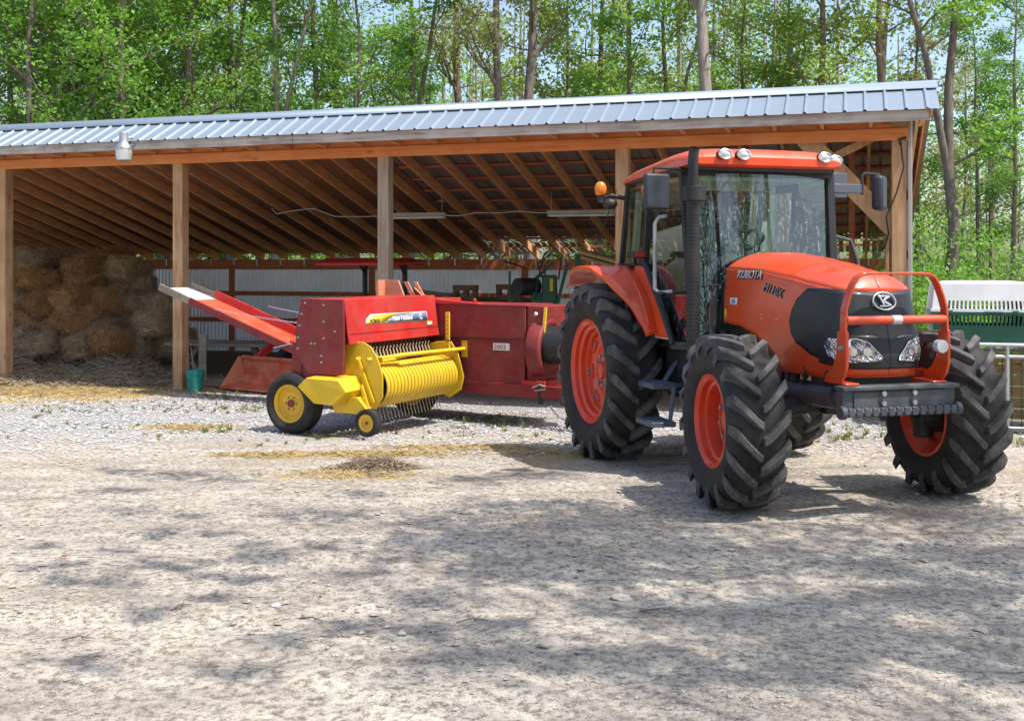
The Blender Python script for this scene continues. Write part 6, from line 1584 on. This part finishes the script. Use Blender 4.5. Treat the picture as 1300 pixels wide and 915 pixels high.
for (px, Y, k, lf, bk, lab, s_) in front_trees:
    tree(px, Y, k, lf, bk, lab, s_, None, (.72 if Y >= 36 and px > 450 and k != 'pine' else 1.0), G1, 'pine_tree' if k == 'pine' else 'deciduous_tree')
# shrubs at the right end
def shrub_mesh(sd, n, sp, hh, lsz):
    r = np.random.RandomState(sd); cs = []; tb = MB()
    for k in range(26):
        a = r.uniform(0, 2 * np.pi); rad = sp * r.rand() ** .6; z = hh * r.uniform(.12, 1.0) * (1 - .45 * rad / sp); c = np.array([rad * math.cos(a), rad * math.sin(a), z]); tb.tube([(c[0] * .1, c[1] * .1, 0), (c[0] * .6, c[1] * .6, c[2] * .6), tuple(c)], [.015, .01, .004], 5, cap=False)
        m_ = int(n / 26 * r.uniform(.2, 1.3)); cs.append(c + r.normal(size=(m_, 3)) * np.array([.22, .22, .14]))
    C = np.concatenate(cs); C = C[C[:, 2] > .03]; o_ = tb.build('stems', M['bark'], None); me_ = o_.data; bpy.data.objects.remove(o_); return me_, leafquads(C, lsz, r)
SM = [shrub_mesh(21, 4600, 1.0, 1.9, .075), shrub_mesh(22, 3800, .9, 1.5, .07)]
SL = [[quads_mesh('foliage', s_[1], 4, M[l_]) for l_ in ('leaf_a', 'leaf_c')] for s_ in SM]
for i, (px, Y, v, l_, sc_, lab) in enumerate(((1168, 18.5, 0, 0, 1.0, 'bright lime green shrub against the right end of the shed'), (1200, 17.5, 1, 0, .95, 'lime green shrub directly left of the pet crate'), (1222, 19.5, 0, 0, 1.05, 'lime green shrub at the foot of the twisted tree'), (1150, 21.5, 0, 1, 1.1, 'taller green shrub glimpsed through the open shed end'),
                                            (1250, 22, 1, 1, 1.15, 'green shrub rising behind the middle of the pet crate'), (1292, 21, 0, 1, .95, 'green shrub behind the right end of the pet crate'), (1318, 18, 1, 0, 1.0, 'yellow-green shrub at the right edge of the view'), (1180, 24, 0, 1, 1.3, 'tall mid green shrub behind the lime shrubs'), (1110, 22.5, 1, 0, 1.1, 'shrub seen low through the right bay of the shed'))):
    X = (px - 650) / F_PX * Y; e = empty('shrub', (X, Y, -.17), i * 1.3, lab, 'shrub', 'shrubs beyond the right end of the shed'); e.scale = (sc_, sc_, sc_ * (1.55, 1.2, 1.35, 1.0, 1.05, 1.25, .9, 1.3, 1.0)[i])
    link('stems', SM[v][0], e); link('foliage', SL[v][l_], e)
# far woodland as one mass
r = np.random.RandomState(77); tb = MB(); cs = []
for k in range(230):
    Y = r.uniform(38, 80); X = r.uniform(-.62, .62) * Y; hgt = r.uniform(9, 17) if X < .32 * Y else r.uniform(7, 13); rad = r.uniform(.06, .17); lx = r.uniform(-.5, .5)
    tb.tube([(X, Y, -.3), (X + lx * .5, Y, hgt * .5), (X + lx, Y, hgt)], [rad, rad * .7, rad * .2], 5, cap=False)
    for j in range(7):
        z = r.uniform(1.5, hgt); a = r.uniform(0, 2 * np.pi); L_ = r.uniform(.6, 2.2); p1 = np.array([X + math.cos(a) * L_, Y + math.sin(a) * L_, z + r.uniform(0, 1.2)]); tb.tube([(X + lx * z / hgt, Y, z), tuple(p1)], [rad * .25, .01], 4, cap=False)
        m_ = int(r.uniform(30, 130)); cs.append(p1 + r.normal(size=(m_, 3)) * np.array([.6, .6, .35]))
for k in range(210):  # undergrowth
    Y = r.uniform(38, 75); X = r.uniform(-.62, .62) * Y; s_ = r.uniform(.6, 1.4); m_ = int(r.uniform(60, 160)); cs.append(np.array([X, Y, s_ * 1.3]) + r.normal(size=(m_, 3)) * np.array([s_, s_, s_ * .8]))
C = np.concatenate(cs); C = C[C[:, 2] > 0]
V = leafquads(C, .20, r); n = len(V) // 4; mi = r.choice(4, n // 40 + 1, p=[.35, .25, .2, .2]).repeat(40)[:n]
tb.cur = 0; ntr = len(tb.f)
fw = quads_mesh('far_woodland', V, 4, [M['leaf_a'], M['leaf_b'], M['leaf_c'], M['leaf_d']], mi)
o = link('far_woodland', fw); tag(o, 'far spring woodland filling in behind the nearer trees', 'woodland', None, 'stuff')
o = tb.build('far_trunks', M['bark_pale']); tag(o, 'crowd of distant thin trunks deep in the wood', 'woodland', None, 'stuff')

# ---- trees on the camera side of the yard: their crowns dapple the ground and show in the cab glass
k_ = 1 / math.tan(R(SUN_EL)); sun_off = lambda h: (sh.x * h * k_, sh.y * h * k_)
blobs = [(65, 720, 30), (60, 690, 20), (150, 735, 40), (150, 695, 22), (170, 645, 30), (150, 595, 34), (200, 675, 30), (210, 600, 46), (195, 712, 26), (270, 675, 24), (280, 605, 34), (250, 652, 22), (320, 705, 34), (325, 730, 26), (270, 727, 22), (350, 700, 26), (380, 650, 34), (430, 655, 40), (420, 690, 34), (475, 722, 26), (465, 625, 26), (510, 700, 38), (565, 655, 40), (600, 680, 44), (625, 715, 38),
         (450, 787, 40), (365, 807, 34), (190, 775, 30), (280, 755, 26), (550, 795, 46), (640, 790, 30), (680, 680, 60), (720, 700, 44), (815, 715, 60), (700, 720, 40), (875, 765, 60), (950, 720, 66), (1050, 670, 60), (1010, 700, 50), (1150, 690, 66), (1100, 715, 50), (1250, 705, 66), (1200, 730, 50), (1000, 760, 44), (1125, 760, 50), (1225, 760, 46), (1275, 655, 40), (800, 655, 46), (1200, 645, 50), (760, 670, 44), (860, 690, 50), (900, 700, 40), (930, 780, 44), (770, 760, 40),
         (1060, 800, 40), (700, 830, 50), (1160, 820, 50), (560, 840, 50), (860, 830, 50), (300, 850, 50), (100, 840, 46), (1280, 790, 50), (680, 600, 30), (720, 640, 36), (640, 640, 34), (520, 660, 30)]
r = np.random.RandomState(5); trunks = [Vector((7.2, -1.2, 0)), Vector((10.5, 1.5, 0)), Vector((4.2, -4.0, 0))]
labs = ['roadside tree right of the camera, its crown overhanging the yard', 'tree at the right of the yard casting dappled shade', 'tree behind the camera with a spreading crown']
clumps = [[], [], []]; tubes = [MB(), MB(), MB()]
for k in range(46):
    blobs.append((r.uniform(560, 1330), r.uniform(640, 860), r.uniform(26, 60)))
for k in range(6):
    blobs.append((r.uniform(60, 620), r.uniform(590, 740), r.uniform(20, 40)))
for (px, py, wpx) in blobs:
    X0, Y0 = on_ground(px, py); h = r.uniform(7.5, 10.5); ox, oy = sun_off(h); c = np.array([X0 + ox, Y0 + oy, h]); i = int(np.argmin([(c[0] - t.x) ** 2 + (c[1] - t.y) ** 2 for t in trunks]))
    wx = wpx / F_PX * Y0 * .5 * 1.15; m_ = int((150 if px > 520 else 70) * max(.5, (wx / .13)) ** 1.35); sg_ = 1.0 if px > 520 else .72; clumps[i].append(c + r.normal(size=(m_, 3)) * np.array([wx * 1.5, wx * 1.15, wx * .9]) * sg_)
    t = trunks[i]; mid = Vector((t.x * .45 + c[0] * .55, t.y * .45 + c[1] * .55, h * .86)); tubes[i].tube([(t.x + (c[0] - t.x) * .03, t.y + (c[1] - t.y) * .03, h * .62), tuple(mid), tuple(c)], [.012, .007, .003], 5, cap=False)
for i, t in enumerate(trunks):
    tubes[i].tube([(t.x, t.y, -.2), (t.x + .1, t.y, 4), (t.x, t.y + .1, 8), (t.x + .1, t.y, 11.5)], [.22, .17, .11, .03], 10)
    # rest of the crown, away from the yard
    for k in range(26):
        a = r.uniform(0, 2 * np.pi); c = np.array([t.x + 3.2 + r.uniform(-2, 3.5), t.y - 1.8 + r.uniform(-3, 1.2), r.uniform(6.5, 12.0)]); clumps[i].append(c + r.normal(size=(90, 3)) * np.array([.5, .5, .3])); tubes[i].tube([(t.x, t.y, c[2] * .7), tuple(c)], [.03, .006], 5, cap=False)
    e = empty('deciduous_tree', (0, 0, 0), 0, labs[i], 'tree', 'trees on the camera side of the yard')
    e.location = (t.x, t.y, 0)
    C = np.concatenate(clumps[i]) - np.array([t.x, t.y, 0]); cm = quads_mesh('crown', leafquads(C, .10, r), 4, M['leaf_a']); link('crown', cm, e); tubes[i].v = [(v[0] - t.x, v[1] - t.y, v[2]) for v in tubes[i].v]; tubes[i].build('trunk', M['bark'], e)
for i, (X, Y, kd, lab) in enumerate(((9, -9, 'dense2', 'airy tree far to the right behind the camera'), (15, -6, 'dense', 'bare-stemmed tree beyond the right side of the yard'), (4, -12, 'dense2', 'slim tree directly behind the camera'), (20, -12, 'dense', 'airy tree in the woods beyond the yard behind the camera'), (12, -15, 'fork', 'forked tree deep behind the camera'), (-4, -14, 'airy', 'airy tree to the left behind the camera'))):
    tree(0, Y, kd, 'leaf_c', 'bark', lab, 1.0, None, 1.0, 'trees on the camera side of the yard', X=X)
